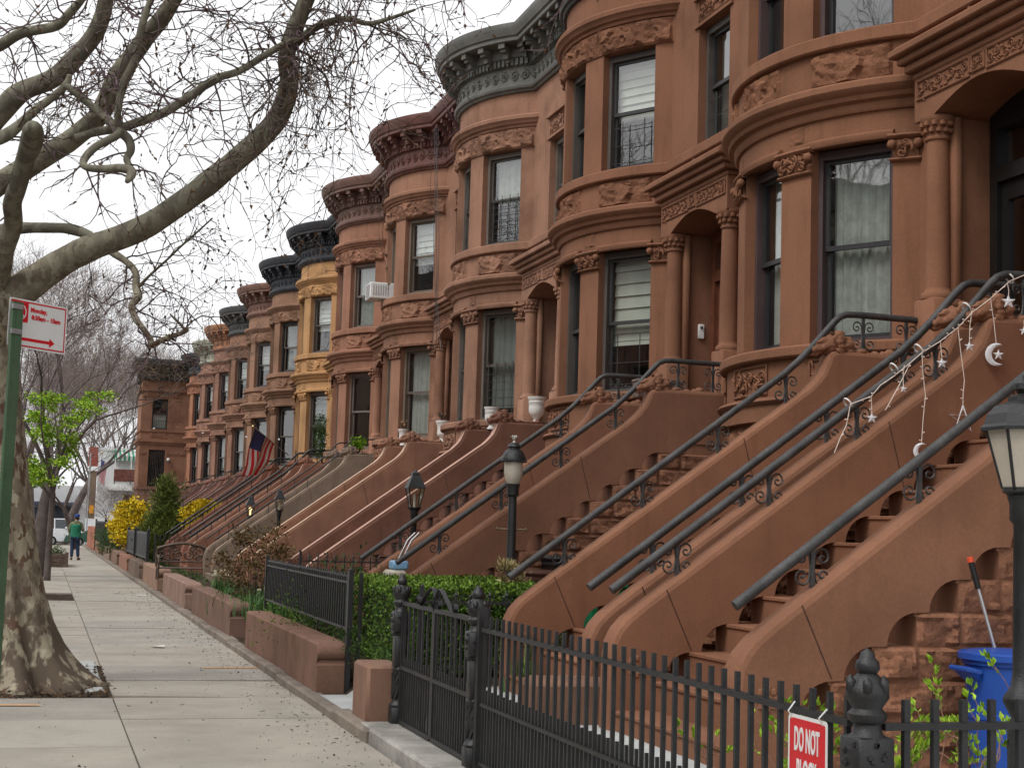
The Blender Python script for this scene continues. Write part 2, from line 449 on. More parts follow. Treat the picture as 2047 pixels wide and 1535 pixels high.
    for z0, z1, px, ex in ((5.60, 5.66, .25, .95), (5.66, 5.735, .31, .99), (5.735, 5.80, .36, 1.03), (5.80, 5.87, .42, 1.08), (5.87, 5.90, .38, 1.04)):
        d.rbox(XW - px, XW + .05, y - ex, min(y + ex, -HJ - .10), z0, z1, .012)
    th = MB(); th.box(XW + .02, XW + .9, y - .62, y + .62, 2.5, 2.66); th.build('threshold', S, root, smooth=False)
    sur = d.build('door_surround', S, root, ang=30)
    for sg in (-1, 1):
        q = MB(); cy = y + (.735 if sg > 0 else -.80); cx = XW - .13
        q.rbox(XW - .27, XW + .02, cy - .15, cy + .15, 2.0, 3.66, .015)
        q.rbox(XW - .05, XW + .02, cy - .14, cy + .14, 3.66, 5.22, .01)
        q.lathe([(.14, 3.66), (.145, 3.68), (.135, 3.71), (.11, 3.73), (.105, 3.76), (.104, 4.2), (.092, 5.02), (.108, 5.025), (.112, 5.04), (.10, 5.055), (.10, 5.08), (.135, 5.17), (.15, 5.19), (.15, 5.225)], (cx, cy, 0), 18)
        for i in range(12):
            a = i * 2 * pi / 12
            q.ball((cx + .115 * cos(a), cy + .115 * sin(a), 5.10), .028, 6)
            q.ball((cx + .135 * cos(a + .26), cy + .135 * sin(a + .26), 5.155), .03, 6)
        q.build('column', S, sur, ang=50)

    # cornice
    n = MB()
    sweep(n, [(.0, 8.72), (.045, 8.725), (.06, 8.755), (.095, 8.77), (.11, 8.80), (.11, 8.825), (.06, 8.845), (.05, 8.86), (.05, 9.145), (.09, 9.155), (.09, 9.27), (.12, 9.28), (.135, 9.30), (.13, 9.455), (.38, 9.462), (.40, 9.475), (.40, 9.535), (.43, 9.55), (.45, 9.60), (.475, 9.66), (.48, 9.69), (.48, 9.735), (.46, 9.75), (-.2, 9.765)], True, 40)
    J = jang(.1); L1 = D2R(J) * (R0 + .1)
    def along(sv, r, z):
        """point at arc length sv along the cornice; 0 = bay axis"""
        if sv >= -L1: return bp(math.degrees(sv / (R0 + .1)), r, z)
        return (XW - r, -(HJ + .02) + (sv + L1), z)
    sv = L1 - .05
    while sv > -L1 - 2.3:
        P = [along(sv + e, r, z) for z in (9.16, 9.262) for r, e in ((.085, -.026), (.135, -.026), (.135, .026), (.085, .026))]
        n.add(P, [(0, 3, 2, 1), (4, 5, 6, 7), (0, 1, 5, 4), (1, 2, 6, 5), (2, 3, 7, 6)])
        sv -= .088
    sv = L1 - .12; i = 0
    while sv > -L1 - 2.3:
        PP = lambda u, v, l: along(u, .052 + l, v)
        spiral(n, PP, sv, 9.0, .085, 1.7, .019, 1 if i % 2 else -1, pi / 2 if i % 2 else -pi / 2, 3, 16)
        n.tube([along(sv - .02, .055, 9.085), along(sv - .1, .055, 9.0), along(sv - .19, .055, 8.915)], .013, 3)
        n.ball(PP(sv, 9.0, .012), .02, 6)
        sv -= .205; i += 1
    cor = n.build('cornice', S, root, ang=30)
    sv = L1 - .14
    while sv > -L1 - 2.25:
        q = MB()
        for z0, z1, rr_, e in ((9.38, 9.458, .37, .052), (9.33, 9.38, .32, .045), (9.24, 9.33, .24, .04), (9.19, 9.24, .19, .034)):
            P = [along(sv + ee, r, z) for z in (z0, z1) for r, ee in ((.08, -e), (rr_, -e), (rr_, e), (.08, e))]
            q.add(P, [(0, 3, 2, 1), (4, 5, 6, 7), (0, 1, 5, 4), (1, 2, 6, 5), (2, 3, 7, 6)])
        q.build('bracket', S, cor, smooth=False)
        sv -= .40
    # windows
    def window(o, u, nn, w, z0, z1, cls):
        f = MB(); h = w / 2; o = V(o); u = V(u); nn = V(nn)
        fr = .062
        for a0, a1, b0, b1 in ((-h, -h + fr, z0, z1), (h - fr, h, z0, z1), (-h + fr, h - fr, z1 - fr * 1.3, z1), (-h + fr, h - fr, z0, z0 + fr * .9)):
            f.obox(o, u, nn, a0, a1, -.06, .03, b0, b1)
        f.obox(o, u, nn, -h - .0, h + .0, -.02, .06, z0 - .012, z0 + .03)
        s_ = .036; mid = (z0 + z1) / 2; hh = h - fr
        def sash(b0, b1, n0, n1):
            for a0, a1, c0, c1 in ((-hh, -hh + s_, b0, b1), (hh - s_, hh, b0, b1), (-hh + s_, hh - s_, b1 - s_, b1), (-hh + s_, hh - s_, b0, b0 + s_ * 1.25)):
                f.obox(o, u, nn, a0, a1, n0, n1, c0, c1, 1)
        sash(mid - .022, z1 - fr * 1.3, -.055, -.02); sash(z0 + fr * .9, mid + .022, -.095, -.06)
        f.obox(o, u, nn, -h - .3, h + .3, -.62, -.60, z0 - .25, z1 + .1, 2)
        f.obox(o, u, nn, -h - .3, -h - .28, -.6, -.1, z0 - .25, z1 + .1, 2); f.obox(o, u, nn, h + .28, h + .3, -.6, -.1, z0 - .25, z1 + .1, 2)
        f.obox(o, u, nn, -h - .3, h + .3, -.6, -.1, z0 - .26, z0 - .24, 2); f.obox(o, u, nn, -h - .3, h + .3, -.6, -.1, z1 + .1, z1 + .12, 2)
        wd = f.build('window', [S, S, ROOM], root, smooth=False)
        wd['_cls'] = cls
        p = MB(); P = lambda a, b, z: o + u * a + nn * b + V((0, 0, z))
        for b0, b1, d_ in ((mid + .01, z1 - fr * 1.3 - s_, -.04), (z0 + fr * .9 + s_, mid - .02, -.08)):
            e = hh - s_; p.quad(P(e, d_, b0), P(-e, d_, b0), P(-e, d_, b1), P(e, d_, b1))
        p.build('pane', GLASS, wd, smooth=False)
        wd['_o'] = tuple(o); wd['_u'] = tuple(u); wd['_n'] = tuple(nn); wd['_w'] = w; wd['_z0'] = z0; wd['_z1'] = z1
        return wd
    for a, h in WIN:
        o = (XC - (R0 * cos(D2R(h)) - .13) * cos(D2R(a)), (R0 * cos(D2R(h)) - .13) * sin(D2R(a)), 0)
        u = (sin(D2R(a)), cos(D2R(a)), 0); nn = (-cos(D2R(a)), sin(D2R(a)), 0)
        ww = 2 * R0 * sin(D2R(h)) - .012
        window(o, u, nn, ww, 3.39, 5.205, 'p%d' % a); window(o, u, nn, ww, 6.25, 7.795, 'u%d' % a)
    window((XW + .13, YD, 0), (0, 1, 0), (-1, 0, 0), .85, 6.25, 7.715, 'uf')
    # door
    q = MB(); xd = XW + .34
    for y0, y1, z0, z1 in ((-.6, -.5, 2.66, 5.4), (.5, .6, 2.66, 5.4), (-.5, .5, 4.66, 4.76), (-.5, .5, 5.12, 5.4)):
        q.box(xd - .05, xd + .06, y + y0, y + y1, z0, z1)
    for y0, y1 in ((-.5, -.005), (.005, .5)):
        q.box(xd, xd + .05, y + y0, y + y0 + .09, 2.66, 4.66); q.box(xd, xd + .05, y + y1 - .09, y + y1, 2.66, 4.66)
        q.box(xd, xd + .05, y + y0 + .09, y + y1 - .09, 2.66, 3.25); q.box(xd, xd + .05, y + y0 + .09, y + y1 - .09, 4.5, 4.66)
        q.rbox(xd - .02, xd + .02, y + y0 + .12, y + y1 - .12, 2.82, 3.15, .012)
    q.box(xd - .04, xd + .0, y - .5, y + .5, 4.72, 4.80)
    q.box(xd + .3, xd + .32, y - .6, y + .6, 2.6, 5.4, 1)
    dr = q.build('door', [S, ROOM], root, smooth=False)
    p = MB()
    for y0, y1, z0, z1 in ((-.41, -.095, 3.25, 4.5), (.095, .41, 3.25, 4.5), (-.5, .5, 4.76, 5.12)):
        p.quad((xd + .03, y + y0, z0), (xd + .03, y + y1, z0), (xd + .03, y + y1, z1), (xd + .03, y + y0, z1))
    p.build('pane', GLASS, dr, smooth=False)
    g = MB(); g.ball((xd - .04, y - .05, 3.55), .03, 8); g.build('handle', mat('brass', (.5, .36, .14), .3, 0, bump=0, metal=1), dr)
    g = MB()
    for cy in (-.25, .25):
        for k_ in range(4):
            yy = y + cy - .12 + k_ * .08; g.tube([(xd - .005, yy, 3.27), (xd - .005, yy, 4.48)], .008, 5)
        for zz in (3.5, 3.85, 4.2):
            for e in (-.06, .06):
                spiral(g, lambda a, b, l: (xd - .008, a, b), y + cy + e, zz, .055, 1.4, .008, 1 if e > 0 else -1, 1, 4)
    g.build('door_grille', IRON2, dr)
    return root

HOUSE0 = build_house()

def dress(win, style, frac):
    """a curtain or blind hung behind the glass"""
    o, u, n = V(win['_o']), V(win['_u']), V(win['_n']); o = V((o.x, o.y, 0)); w, z0, z1 = win['_w'], win['_z0'], win['_z1']
    key = (win['_cls'], style, frac)
    if key in DRESS: me = DRESS[key]
    else:
        b = MB(); h = w / 2 - .07; zb = z1 - .07 - (z1 - z0 - .12) * frac
        P = lambda a, d, z: o + u * a + n * d + V((0, 0, z))
        if style == 'curtain':
            N = 26; b.grid([[P(-h + 2 * h * i / N, -.15 + .018 * sin(i * 1.9) + .008 * sin(i * .7), z) for i in range(N + 1)] for z in (z1 - .06, (zb + z1) / 2, zb)])
        elif style == 'shade':
            rows = []; k = 7
            for i in range(k):
                t0 = z1 - .07 - (z1 - zb) * i / k; t1 = z1 - .07 - (z1 - zb) * (i + 1) / k
                for t, dd in ((0, -.15), (.8, -.135), (.97, -.125), (1, -.15)):
                    rows.append([P(a * h, dd, t0 + (t1 - t0) * t) for a in (-1, 0, 1)])
            b.grid(rows)
        elif style == 'slats':
            z = z1 - .08
            while z > zb:
                b.add([P(-h, -.14, z), P(h, -.14, z), P(h, -.17, z - .022), P(-h, -.17, z - .022)], [(0, 1, 2, 3)]); z -= .026
        me = b.build('blind', SHADE, ang=60, loc=(XW, 0, 0)).data
        DRESS[key] = me; bpy.data.objects.remove(bpy.data.objects[[o2.name for o2 in col.objects if o2.data == me][0]])
    ob = bpy.data.objects.new('curtain' if style == 'curtain' else 'blind', me); col.objects.link(ob); ob.parent = win
    return ob
DRESS = {}
def guard(win, rows=7, frac=.38, cols=3):
    o, u, n = V(win['_o']), V(win['_u']), V(win['_n']); w, z0, z1 = win['_w'], win['_z0'], win['_z1']
    b = MB(); h = w / 2 - .06; P = lambda a, d, z: o + u * a + n * d + V((0, 0, z))
    for i in range(rows):
        z = z0 + .12 + (z1 - z0) * frac * i / (rows - 1); b.tube([P(-h, -.005, z), P(h, -.005, z)], .005, 5)
    for i in range(cols):
        a = -h + 2 * h * (i + .5) / cols; b.tube([P(a, .0, z0 + .05), P(a, .0, z0 + .2 + (z1 - z0) * frac)], .0065, 5)
    ob = b.build('window_guard', IRON2, loc=(XW, 0, 0)); ob.location = (0, 0, 0); ob.parent = win; return ob

DOORC = {'black': (.012, .011, .011), 'wood': (.16, .055, .03), 'brown': (.05, .03, .022)}
# stone, cornice, window frame, sash, door, description
HS = [
 ((.252, .118, .068), (.05, .045, .045), (.085, .055, .055), (.035, .033, .035), 'black', 'big brown brownstone nearest the camera, black double door under a carved arch'),
 ((.247, .117, .070), (.055, .055, .055), (.10, .085, .075), (.045, .043, .043), 'wood', 'brown brownstone with a cream roman shade and a red wooden grille door'),
 ((.33, .178, .118), (.145, .142, .125), (.16, .135, .115), (.10, .088, .078), 'brown', 'weathered pinkish brownstone under a grey green scrolled cornice'),
 ((.31, .162, .105), (.155, .068, .055), (.19, .15, .115), (.13, .10, .08), 'brown', 'brownstone under a dark red cornice, white air conditioner and cables on its bay'),
 ((.33, .165, .108), (.17, .095, .075), (.20, .14, .11), (.17, .14, .125), 'brown', 'salmon pink brownstone under a brown cornice, just before the ochre house'),
 ((.50, .285, .135), (.035, .038, .045), (.17, .13, .10), (.10, .09, .085), 'brown', 'ochre yellow painted brownstone under a blue black cornice'),
 ((.29, .165, .108), (.042, .046, .055), (.03, .03, .03), (.13, .11, .09), 'black', 'brown house with black window frames under a blue black cornice, behind the house flag'),
 ((.31, .178, .118), (.22, .12, .09), (.11, .09, .08), (.08, .07, .07), 'brown', 'brown house under a red brown cornice between two dark cornices'),
 ((.28, .155, .105), (.085, .085, .085), (.12, .09, .075), (.09, .08, .075), 'brown', 'brown house under a charcoal cornice, left of the red brown cornice'),
 ((.31, .17, .12), (.40, .19, .10), (.11, .085, .075), (.08, .07, .07), 'brown', 'brown house under an orange cornice'),
 ((.35, .195, .14), (.40, .40, .32), (.06, .05, .05), (.05, .045, .045), 'brown', 'pale brown house under a light green grey cornice'),
 ((.35, .168, .105), (.055, .06, .068), (.05, .045, .045), (.09, .085, .08), 'brown', 'bright orange house in the corner beside the flat corner building'),
]
STY = {  # window class -> (style, fraction, material) per house
 0: {'p0': ('curtain', 1, CURT), 'p-32': ('curtain', 1, CURT), 'u0': (None,), 'u-32': (None,), 'uf': ('shade', .6, SHADE)},
 1: {'p0': ('shade', .55, SHADE), 'p-32': ('shade', .62, SHADE), 'u0': ('shade', .5, SHADE), 'u-32': ('shade', .5, SHADE), 'uf': ('slats', 1, WHITE)},
 2: {'p0': ('curtain', .6, GREYB), 'p-32': ('curtain', .9, GREYB), 'u0': ('shade', .5, GREYB), 'u-32': ('curtain', .5, CURT), 'uf': ('shade', .5, SHADE)},
 3: {'p0': ('curtain', 1, CURT), 'p-32': ('curtain', 1, CURT), 'u0': (None,), 'u-32': ('shade', .55, WHITE), 'uf': ('shade', .5, SHADE)},
 4: {'p0': ('slats', .5, DARKB), 'p-32': ('slats', 1, DARKB), 'u0': ('shade', 1, GREYB), 'u-32': ('curtain', 1, CURT), 'uf': ('shade', .5, SHADE)},
 5: {'p0': (None,), 'p-32': ('shade', .5, GREYB), 'u0': ('shade', .4, SHADE), 'u-32': ('shade', .55, WHITE), 'uf': ('shade', .5, SHADE)},
 6: {'p0': ('slats', 1, DARKB), 'p-32': ('slats', 1, DARKB), 'u0': ('curtain', 1, GREYB), 'u-32': ('curtain', 1, GREYB), 'uf': ('shade', .5, SHADE)},
}
HOUSES = []
FMATS = {}
def dress_house(h, i):
    c, cc, fc, sc_, dr, lab = HS[i]
    sm, rk = stone_mats('house%d' % i, c, .13 if i < 2 else .2, .38 if i < 2 else .5)
    cm = mat('cornice%d' % i, cc, .6, .15, 3, 50, .15, spec=.3, streak=.2)
    fm = mat('frame%d' % i, fc, .5, .08, 4, 50, .1, spec=.35); sh = mat('sash%d' % i, sc_, .45, .08, 4, 50, .08, spec=.4)
    dm = mat('door%d' % i, DOORC[dr], .4, .2, 6, 50, .15, spec=.5)
    for o in list(h.children):
        st = o.name.split('.')[0]
        if st in ('wall', 'capital', 'carved_panel', 'rosette', 'threshold', 'door_surround'): setmat(o, sm)
        elif st.startswith('rusticated'): setmat(o, rk)
        elif st == 'cornice': setmat(o, cm)
        elif st == 'window': setmat(o, fm, 0); setmat(o, sh, 1)
        elif st == 'door': setmat(o, dm, 0)
        for q in list(o.children):
            s2 = q.name.split('.')[0]
            if s2 == 'column': setmat(q, sm)
            if s2 == 'bracket': setmat(q, cm)
            if s2 == 'door_grille' and dr != 'wood': bpy.data.objects.remove(q)
        if st == 'window':
            sty = STY.get(i, {'p0': ('curtain', 1, CURT), 'p-32': ('curtain', .8, GREYB), 'u0': ('shade', .5, GREYB), 'u-32': ('shade', .55, CURT), 'uf': ('shade', .5, SHADE)}).get(o['_cls'])
            if sty and sty[0]:
                b = dress(o, sty[0], sty[1]); setmat(b, sty[2]) if b.data.materials else None
                if not b.data.materials: b.data.materials.append(sty[2])
            if (i, o['_cls']) in ((2, 'p-32'), (2, 'u-32'), (2, 'u0'), (2, 'p0'), (1, 'p-32'), (1, 'u-32'), (1, 'uf'), (3, 'p0')):
                guard(o, *((7, .42, 4) if i == 2 else (3, .3, 2)))
    tag(h, lab, 'house', 'brownstone houses in the row')
for i in range(len(HS)):
    h = HOUSE0 if i == 0 else copy_tree(HOUSE0)
    HOUSES.append(h)
for i, h in enumerate(HOUSES):
    h.location = (XW, Y0 + PITCH * i, 0); ORG[h.name] = V(h.location)
    dress_house(h, i)
# the mirrored neighbour at the right edge of the picture
HM = copy_tree(HOUSE0); HM.location = (XW, 5.0, 0); HM.scale = (1, -1, 1)
tag(HM, 'brown brownstone behind the string-lit stoop at the right edge', 'house', 'brownstone houses in the row')
for o in list(bpy.data.objects):
    for kx in ('_cls', '_o', '_u', '_n', '_w', '_z0', '_z1'):
        if kx in o: del o[kx]
# ================================================================ STOOPS
XS = [3.42 + .2525 * k for k in range(12)]
ZS = [.534 + .178 * k for k in range(12)]
XL, ZL, XE = 6.45, 2.67, 7.16
YN, YF, CT = -.98, .98, .20          # outer faces of the two cheek walls, thickness
def cheek_z(x): return 1.188 + .722 * (x - 3.615)
def cheek_poly():
    top = [(3.385, .1), (3.385, .84), (3.40, .95), (3.44, 1.03), (3.50, 1.095), (3.58, 1.16)]
    x = 3.8
    while x < 5.8: top.append((x, cheek_z(x))); x += .4
    top += [(5.90, cheek_z(5.90)), (5.97, 2.905), (6.03, 2.975), (6.07, 3.06), (6.09, 3.13), (6.13, 3.162), (6.2, 3.17), (6.6, 3.172), (7.02, 3.172), (7.09, 3.15), (7.13, 3.10), (7.145, 3.03)]
    lo = [(7.145, 2.60), (XS[11] + .30, 2.60), (XS[11] + .30, ZS[11])]
    for k in range(11, 1, -1):
        xk, zk, xp, zp = XS[k], ZS[k], XS[k - 1] + .07, ZS[k - 1]
        for i in range(8):
            t = pi / 2 * i / 7; lo.append((xk - (xk - xp) * sin(t), zp + (zk - zp) * cos(t)))
        lo.append((XS[k - 1], ZS[k - 1]) if k > 2 else (XS[1] + .07, .1))
    return top, lo

def lion(x, y, z, s=1.0):
    """couchant lion with a mane, carved where the cheek wall turns level"""
    mb = MB()
    B = lambda dx, dy, dz, r, sz=(1, 1, 1): mb.ball((x + dx * s, y + dy * s, z + dz * s), r * s, 12, 0, sz)
    B(.04, 0, .02, .10, (1.1, .9, 1)); B(-.06, 0, .0, .075, (1.1, .85, .95)); B(-.125, 0, -.02, .05, (1.1, .95, .75)); B(-.165, 0, -.005, .022, (.9, 1.5, .8))
    B(-.12, 0, -.075, .04, (1.1, .85, .5)); B(-.02, 0, .07, .06, (1.2, 1, .6))
    for e in (-1, 1):
        B(-.085, e * .045, .045, .03, (1.3, .8, .6)); B(-.135, e * .03, -.035, .03, (1, .8, .9)); B(-.05, e * .06, -.01, .035)
        B(.05, e * .085, .085, .03, (.8, .7, 1.2))
        for k in range(9):      # mane locks
            a = -1.2 + k * .36; B(.10 + .02 * (k % 2), e * (.07 + .035 * cos(a)), .02 + .125 * sin(a), .032, (1.5, .6, .8))
            B(.16 + .03 * (k % 3), e * (.06 + .02 * cos(a * 2)), .0 + .085 * sin(a), .038, (1.5, .7, .9))
    for k in range(5): B(.03 + .05 * k, .0, .105 - .012 * k, .038, (1.3, 1.2, .8))
    for k in range(8): B(.26 + .05 * k, .05 * sin(k * 2.1), -.02 - .004 * k, .048 - .002 * k, (1.3, 1.2, .9))
    B(.70, 0, -.02, .055, (1, 1.2, .9)); B(.64, .03, -.03, .04)
    for k in range(7):         # locks running down the front of the wall
        B(.08 - .028 * k, .05 * sin(k * 2.2), -.07 - .048 * k, .045 - .002 * k, (.8, 1.2, 1.5)); B(.06 - .028 * k, -.05 * sin(k * 1.7), -.10 - .045 * k, .035, (.8, 1, 1.5))
    return fuse(mb, .008, 2, .004, 40)

JOINT = mat('joint_line', (.09, .045, .03), .95, .3, 8, 60, 0.0)
def build_stoop():
    root = empty('stoop', (3.4, 0, .38))
    S = mat('s1', (.3, .15, .1))
    st = MB()
    pl = [(3.42, .1)]
    for k in range(12):
        pl += [(XS[k], ZS[k] - .025), (XS[k] - .012, ZS[k] - .02), (XS[k] - .012, ZS[k] - .004), (XS[k] - .006, ZS[k])]
        pl.append((XS[k + 1] if k < 11 else XL, ZS[k]))
    pl += [(XL, ZL), (XE, ZL), (XE, .1)]
    st.prism(pl, lambda a, b, t: (a, t, b), YN + .012, YF - .012)
    steps = st.build('steps', S, root, smooth=False)
    lm = lion(0, 0, 0, .86)
    top, lo = cheek_poly()
    nt = len(top); poly = top + lo
    for ya, yb in ((YN, YN + CT), (YF - CT, YF)):
        m = MB(); ins = .035
        def ring(y, f):
            out = []
            for i, (a, b) in enumerate(poly):
                if i < nt and i > 0:
                    a0, b0 = poly[i - 1]; a1, b1 = poly[i + 1]
                    nx, nz = -(b1 - b0), (a1 - a0); L_ = math.hypot(nx, nz) or 1
                    out.append((a - nx / L_ * f, y, b - nz / L_ * f))
                else: out.append((a, y, b))
            return out
        rows = [ring(ya, ins), ring(ya + ins * .3, ins * .3), ring(ya + ins, 0), ring(yb - ins, 0), ring(yb - ins * .3, ins * .3), ring(yb, ins)]
        n = len(poly)
        m.grid([r + [r[0]] for r in rows])
        m.add(rows[0], [list(range(n))[::-1]]); m.add(rows[-1], [list(range(n))])
        for ja_, jb_ in ((2, 4.05), (8, 5.62)):
            x_, z_ = XS[ja_ + (0)], ZS[ja_]; xt, zt_ = jb_ - .30, cheek_z(jb_ - .30) - .02
            d_ = V((xt - x_, 0, zt_ - z_)); nn_ = V((-d_.z, 0, d_.x)).normalized() * .004
            for yy in (ya - .0015, yb + .0015):
                P_ = V((x_, yy, z_ + .01)); m.add([P_ - nn_, P_ + nn_, P_ + d_ + nn_, P_ + d_ - nn_], [(0, 1, 2, 3)], 1)
        # rosette on the foot
        for i in range(8):
            a = i * pi / 4
            m.ball((3.56 + .05 * cos(a), ya - .002, .80 + .05 * sin(a)), .022, 6, 0, (1, .5, 1))
        ck = m.build('cheek_wall', [S, JOINT], root, ang=35)
        c = MB()   # painted top edge
        tp = ring(0, -.003)[3:nt - 3]
        c.grid([[(a, y, b) for a, _, b in tp] for y in (ya + ins * .3, ya + ins, yb - ins, yb - ins * .3)])
        c.build('coping', S, ck, ang=60)
        l = MB(); l.add([(p[0] + 6.10, p[1] + (ya + yb) / 2, p[2] + 3.20) for p in lm.v], lm.f); l.build('lion_head', S, ck, ang=70)
    k = MB(); s = 50
    P = lambda u, v, d: (u, YN + .010 - d, v)
    for r in range(-1, 12):
        z0, z1 = (ZS[r - 1] if r > 0 else (.36 if r == 0 else .1)), (ZS[r] if r >= 0 else .36)
        x = XS[r] if r >= 1 else XS[1] + .07
        if r <= 1: x = XS[1] + .075
        first = True
        while x < 7.1:
            w = .27 if first and r > 1 else R.uniform(.32, .62)
            first = False; x1 = min(7.14, x + w)
            if x1 - x > .06: rockpatch(k, P, x, x1 - .008, z0 + .006, z1 - .004, .06, max(8, int((x1 - x) * 34)), 9, s)
            s += 1; x = x1
    k.build('rusticated_block', S, root, ang=22)
    return root, (YN + CT / 2, YF - CT / 2)
STOOP0, RAILY = build_stoop()

def rail_z(x): return 1.26 + .737 * (x - 3.42)
def build_rail(y, iron, kind):
    """handrail on one cheek wall; built at y of the stoop's own axis"""
    m = MB(); r = .0285 if kind == 'scroll' else (.03 if kind == 'bold' else .016)
    pts = [(3.42, y, 1.26), (4.2, y, rail_z(4.2)), (5.0, y, rail_z(5.0)), (5.72, y, rail_z(5.72)), (5.86, y, 3.08), (5.97, y, 3.19), (6.18, y, 3.42), (6.23, y, 3.465), (6.29, y, 3.49), (6.4, y, 3.495), (6.97, y, 3.49)]
    m.tube(pts, r, 10)
    rl = m.build('handrail', iron, None, ang=60, loc=(3.4, 0, .38)); rl.location = (0, 0, 0)
    xs = (3.86, 4.5, 5.14, 5.74, 6.45, 6.86) if kind != 'thin' else (3.7, 4.5, 5.3, 6.2, 6.8)
    if kind == 'bold': xs = [3.6 + .33 * i for i in range(11)]
    for x in xs:
        q = MB(); zt = rail_z(x) if x < 5.86 else 3.49; zb = cheek_z(x) if x < 5.9 else 3.165
        w = .011 if kind != 'thin' else .007
        q.box(x - w, x + w, y - w, y + w, zb - .01, zt - r * .6)
        if kind == 'scroll':
            P = lambda u, v, l: (u, y, v)
            h = zt - zb; mz = zb + h * .5
            for sg in (-1, 1):
                # the bars leave the post, sweep out and curl in
                for cz, dz in ((zb + h * .66, 1), (zb + h * .30, -1)):
                    cu = x + sg * .062; pts = [(x + sg * .006, y, mz - .02 * dz)]
                    for i in range(15):
                        t = i / 14; rr = .045 * (1 - .72 * t); a = (pi if sg > 0 else 0) + -sg * dz * t * 2 * pi * 1.35
                        pts.append((cu + rr * cos(a), y, cz + .02 * dz * (1 - t) + rr * sin(a)))
                    q.tube(pts, .0065, 4)
        b = q.build('baluster', iron, None, ang=50, loc=(3.4, 0, .38)); b.location = (0, 0, 0); b.parent = rl
    return rl
RAIL = {}
def add_rails(st, kind, iron, which=(0, 1)):
    for i in which:
        key = (kind, i)
        if key not in RAIL: RAIL[key] = build_rail(RAILY[i], iron, kind); r = RAIL[key]
        else: r = copy_tree(RAIL[key])
        r.parent = st

SS = [  # axis y, body colour, edge colour or None, rail kind, label
 (7.97, (.258, .122, .072), None, 'scroll', 'brown stoop hung with star string lights on its far handrail'),
 (Y0 + YD - .045, (.258, .122, .072), None, 'scroll', 'brown stoop directly left of the star-lit stoop, leading up to the black door'),
 (Y0 + YD - .045 + PITCH, (.248, .120, .074), None, 'scroll', 'brown stoop leading up to the red wooden door beside the white doorbell'),
 (Y0 + YD - .045 + PITCH * 2, (.20, .095, .066), (.50, .30, .23), None, 'dark brown stoop with pale pink edges and two fluted white urns'),
 (Y0 + YD - .045 + PITCH * 3, (.31, .16, .105), (.60, .42, .29), None, 'pinkish tan stoop with cream edges and two weathered urns'),
 (Y0 + YD - .045 + PITCH * 4, (.255, .19, .145), (.40, .29, .21), 'thin', 'bare grey stained stoop with thin rails before the pink house'),
 (Y0 + YD - .045 + PITCH * 5, (.29, .14, .095), (.50, .33, .23), 'bold', 'reddish stoop with bold black rails and a topiary in front of the ochre house'),
 (Y0 + YD - .045 + PITCH * 6, (.27, .125, .085), None, 'bold', 'brown stoop with bold black rails below the house flag'),
 (Y0 + YD - .045 + PITCH * 7, (.26, .13, .10), None, 'thin', 'brown stoop just beyond the house flag'),
 (Y0 + YD - .045 + PITCH * 8, (.25, .13, .10), None, 'thin', 'far brown stoop below the charcoal cornice'),
 (Y0 + YD - .045 + PITCH * 9, (.27, .14, .11), None, 'thin', 'far brown stoop below the orange cornice'),
 (Y0 + YD - .045 + PITCH * 10, (.27, .14, .11), None, 'thin', 'far stoop of the pale brown house with the green grey cornice'),
 (Y0 + YD - .045 + PITCH * 11, (.28, .14, .095), None, 'thin', 'farthest stoop, in front of the bright orange house'),
]
STOOPS = []
for i, (y, c, e, rk, lab) in enumerate(SS):
    t = STOOP0 if i == 0 else copy_tree(STOOP0)
    STOOPS.append(t)
for i, (y, c, e, rk, lab) in enumerate(SS):
    t = STOOPS[i]; t.location = (3.4, y, .38)
    sm = mat('stoop%d' % i, c, .85, .11 if i < 3 else .16, 1.5, 60, .2, streak=.32 if i != 5 else .6, streakc=tuple(q * .5 for q in c), spec=.15, stain=.4 if i != 5 else .6, stainc=tuple(q * .66 for q in c))
    rk_ = mat('stoop_rock%d' % i, tuple(q * 1.0 for q in c), .92, .2, 2.5, 40, .8, bscale=24, bdist=.02, spec=.1)
    em = mat('stoop_edge%d' % i, e, .8, .05, 3, 60, .1) if e else None
    for o in list(t.children):
        n = o.name.split('.')[0]
        setmat(o, rk_ if n == 'rusticated_block' else sm)
        for q in list(o.children):
            if q.name.startswith('coping'):
                if em: setmat(q, em)
                else: bpy.data.objects.remove(q)
            else: setmat(q, sm)
    if rk: add_rails(t, rk, IRON2 if rk == 'scroll' else IRON)
    tag(t, lab, 'stoop', 'front stoops of the row')
# ================================================================ GROUND
CONC = mat('concrete', (.36, .325, .275), .9, .10, 1.3, 45, .25, bdist=.006, spec=.15, spots=.5, stain=.28, stainc=(.25, .225, .19))
CONC2 = mat('pale_bluestone', (.42, .43, .42), .8, .12, 2, 50, .15, spec=.2, stain=.4, stainc=(.22, .22, .21))
SOIL = mat('soil', (.085, .062, .045), .95, .45, 7, 60, .9, bdist=.03, spec=.05)
ASPH = mat('asphalt', (.075, .073, .072), .9, .2, 3, 80, .4, spec=.15)
KERB = mat('kerb_stone', (.24, .20, .165), .9, .2, 3, 45, .4, spec=.15, stain=.5, stainc=(.1, .08, .065))
LIMEK = mat('pale_kerb', (.33, .315, .285), .85, .2, 3, 45, .3, stain=.4, stainc=(.16, .15, .13))
ORNG = mat('orange_paint', (.75, .36, .09), .8, .2, 9, 60, .2)
g = MB(); g.box(-400, -1.9, -60, 900, -.5, -.17); g.box(-1.9, 2.4, -60, 97, -.5, -.06); g.box(2.4, 60, -60, 97, -.5, -.02); g.box(-1.9, 400, 97, 900, -.5, -.17)
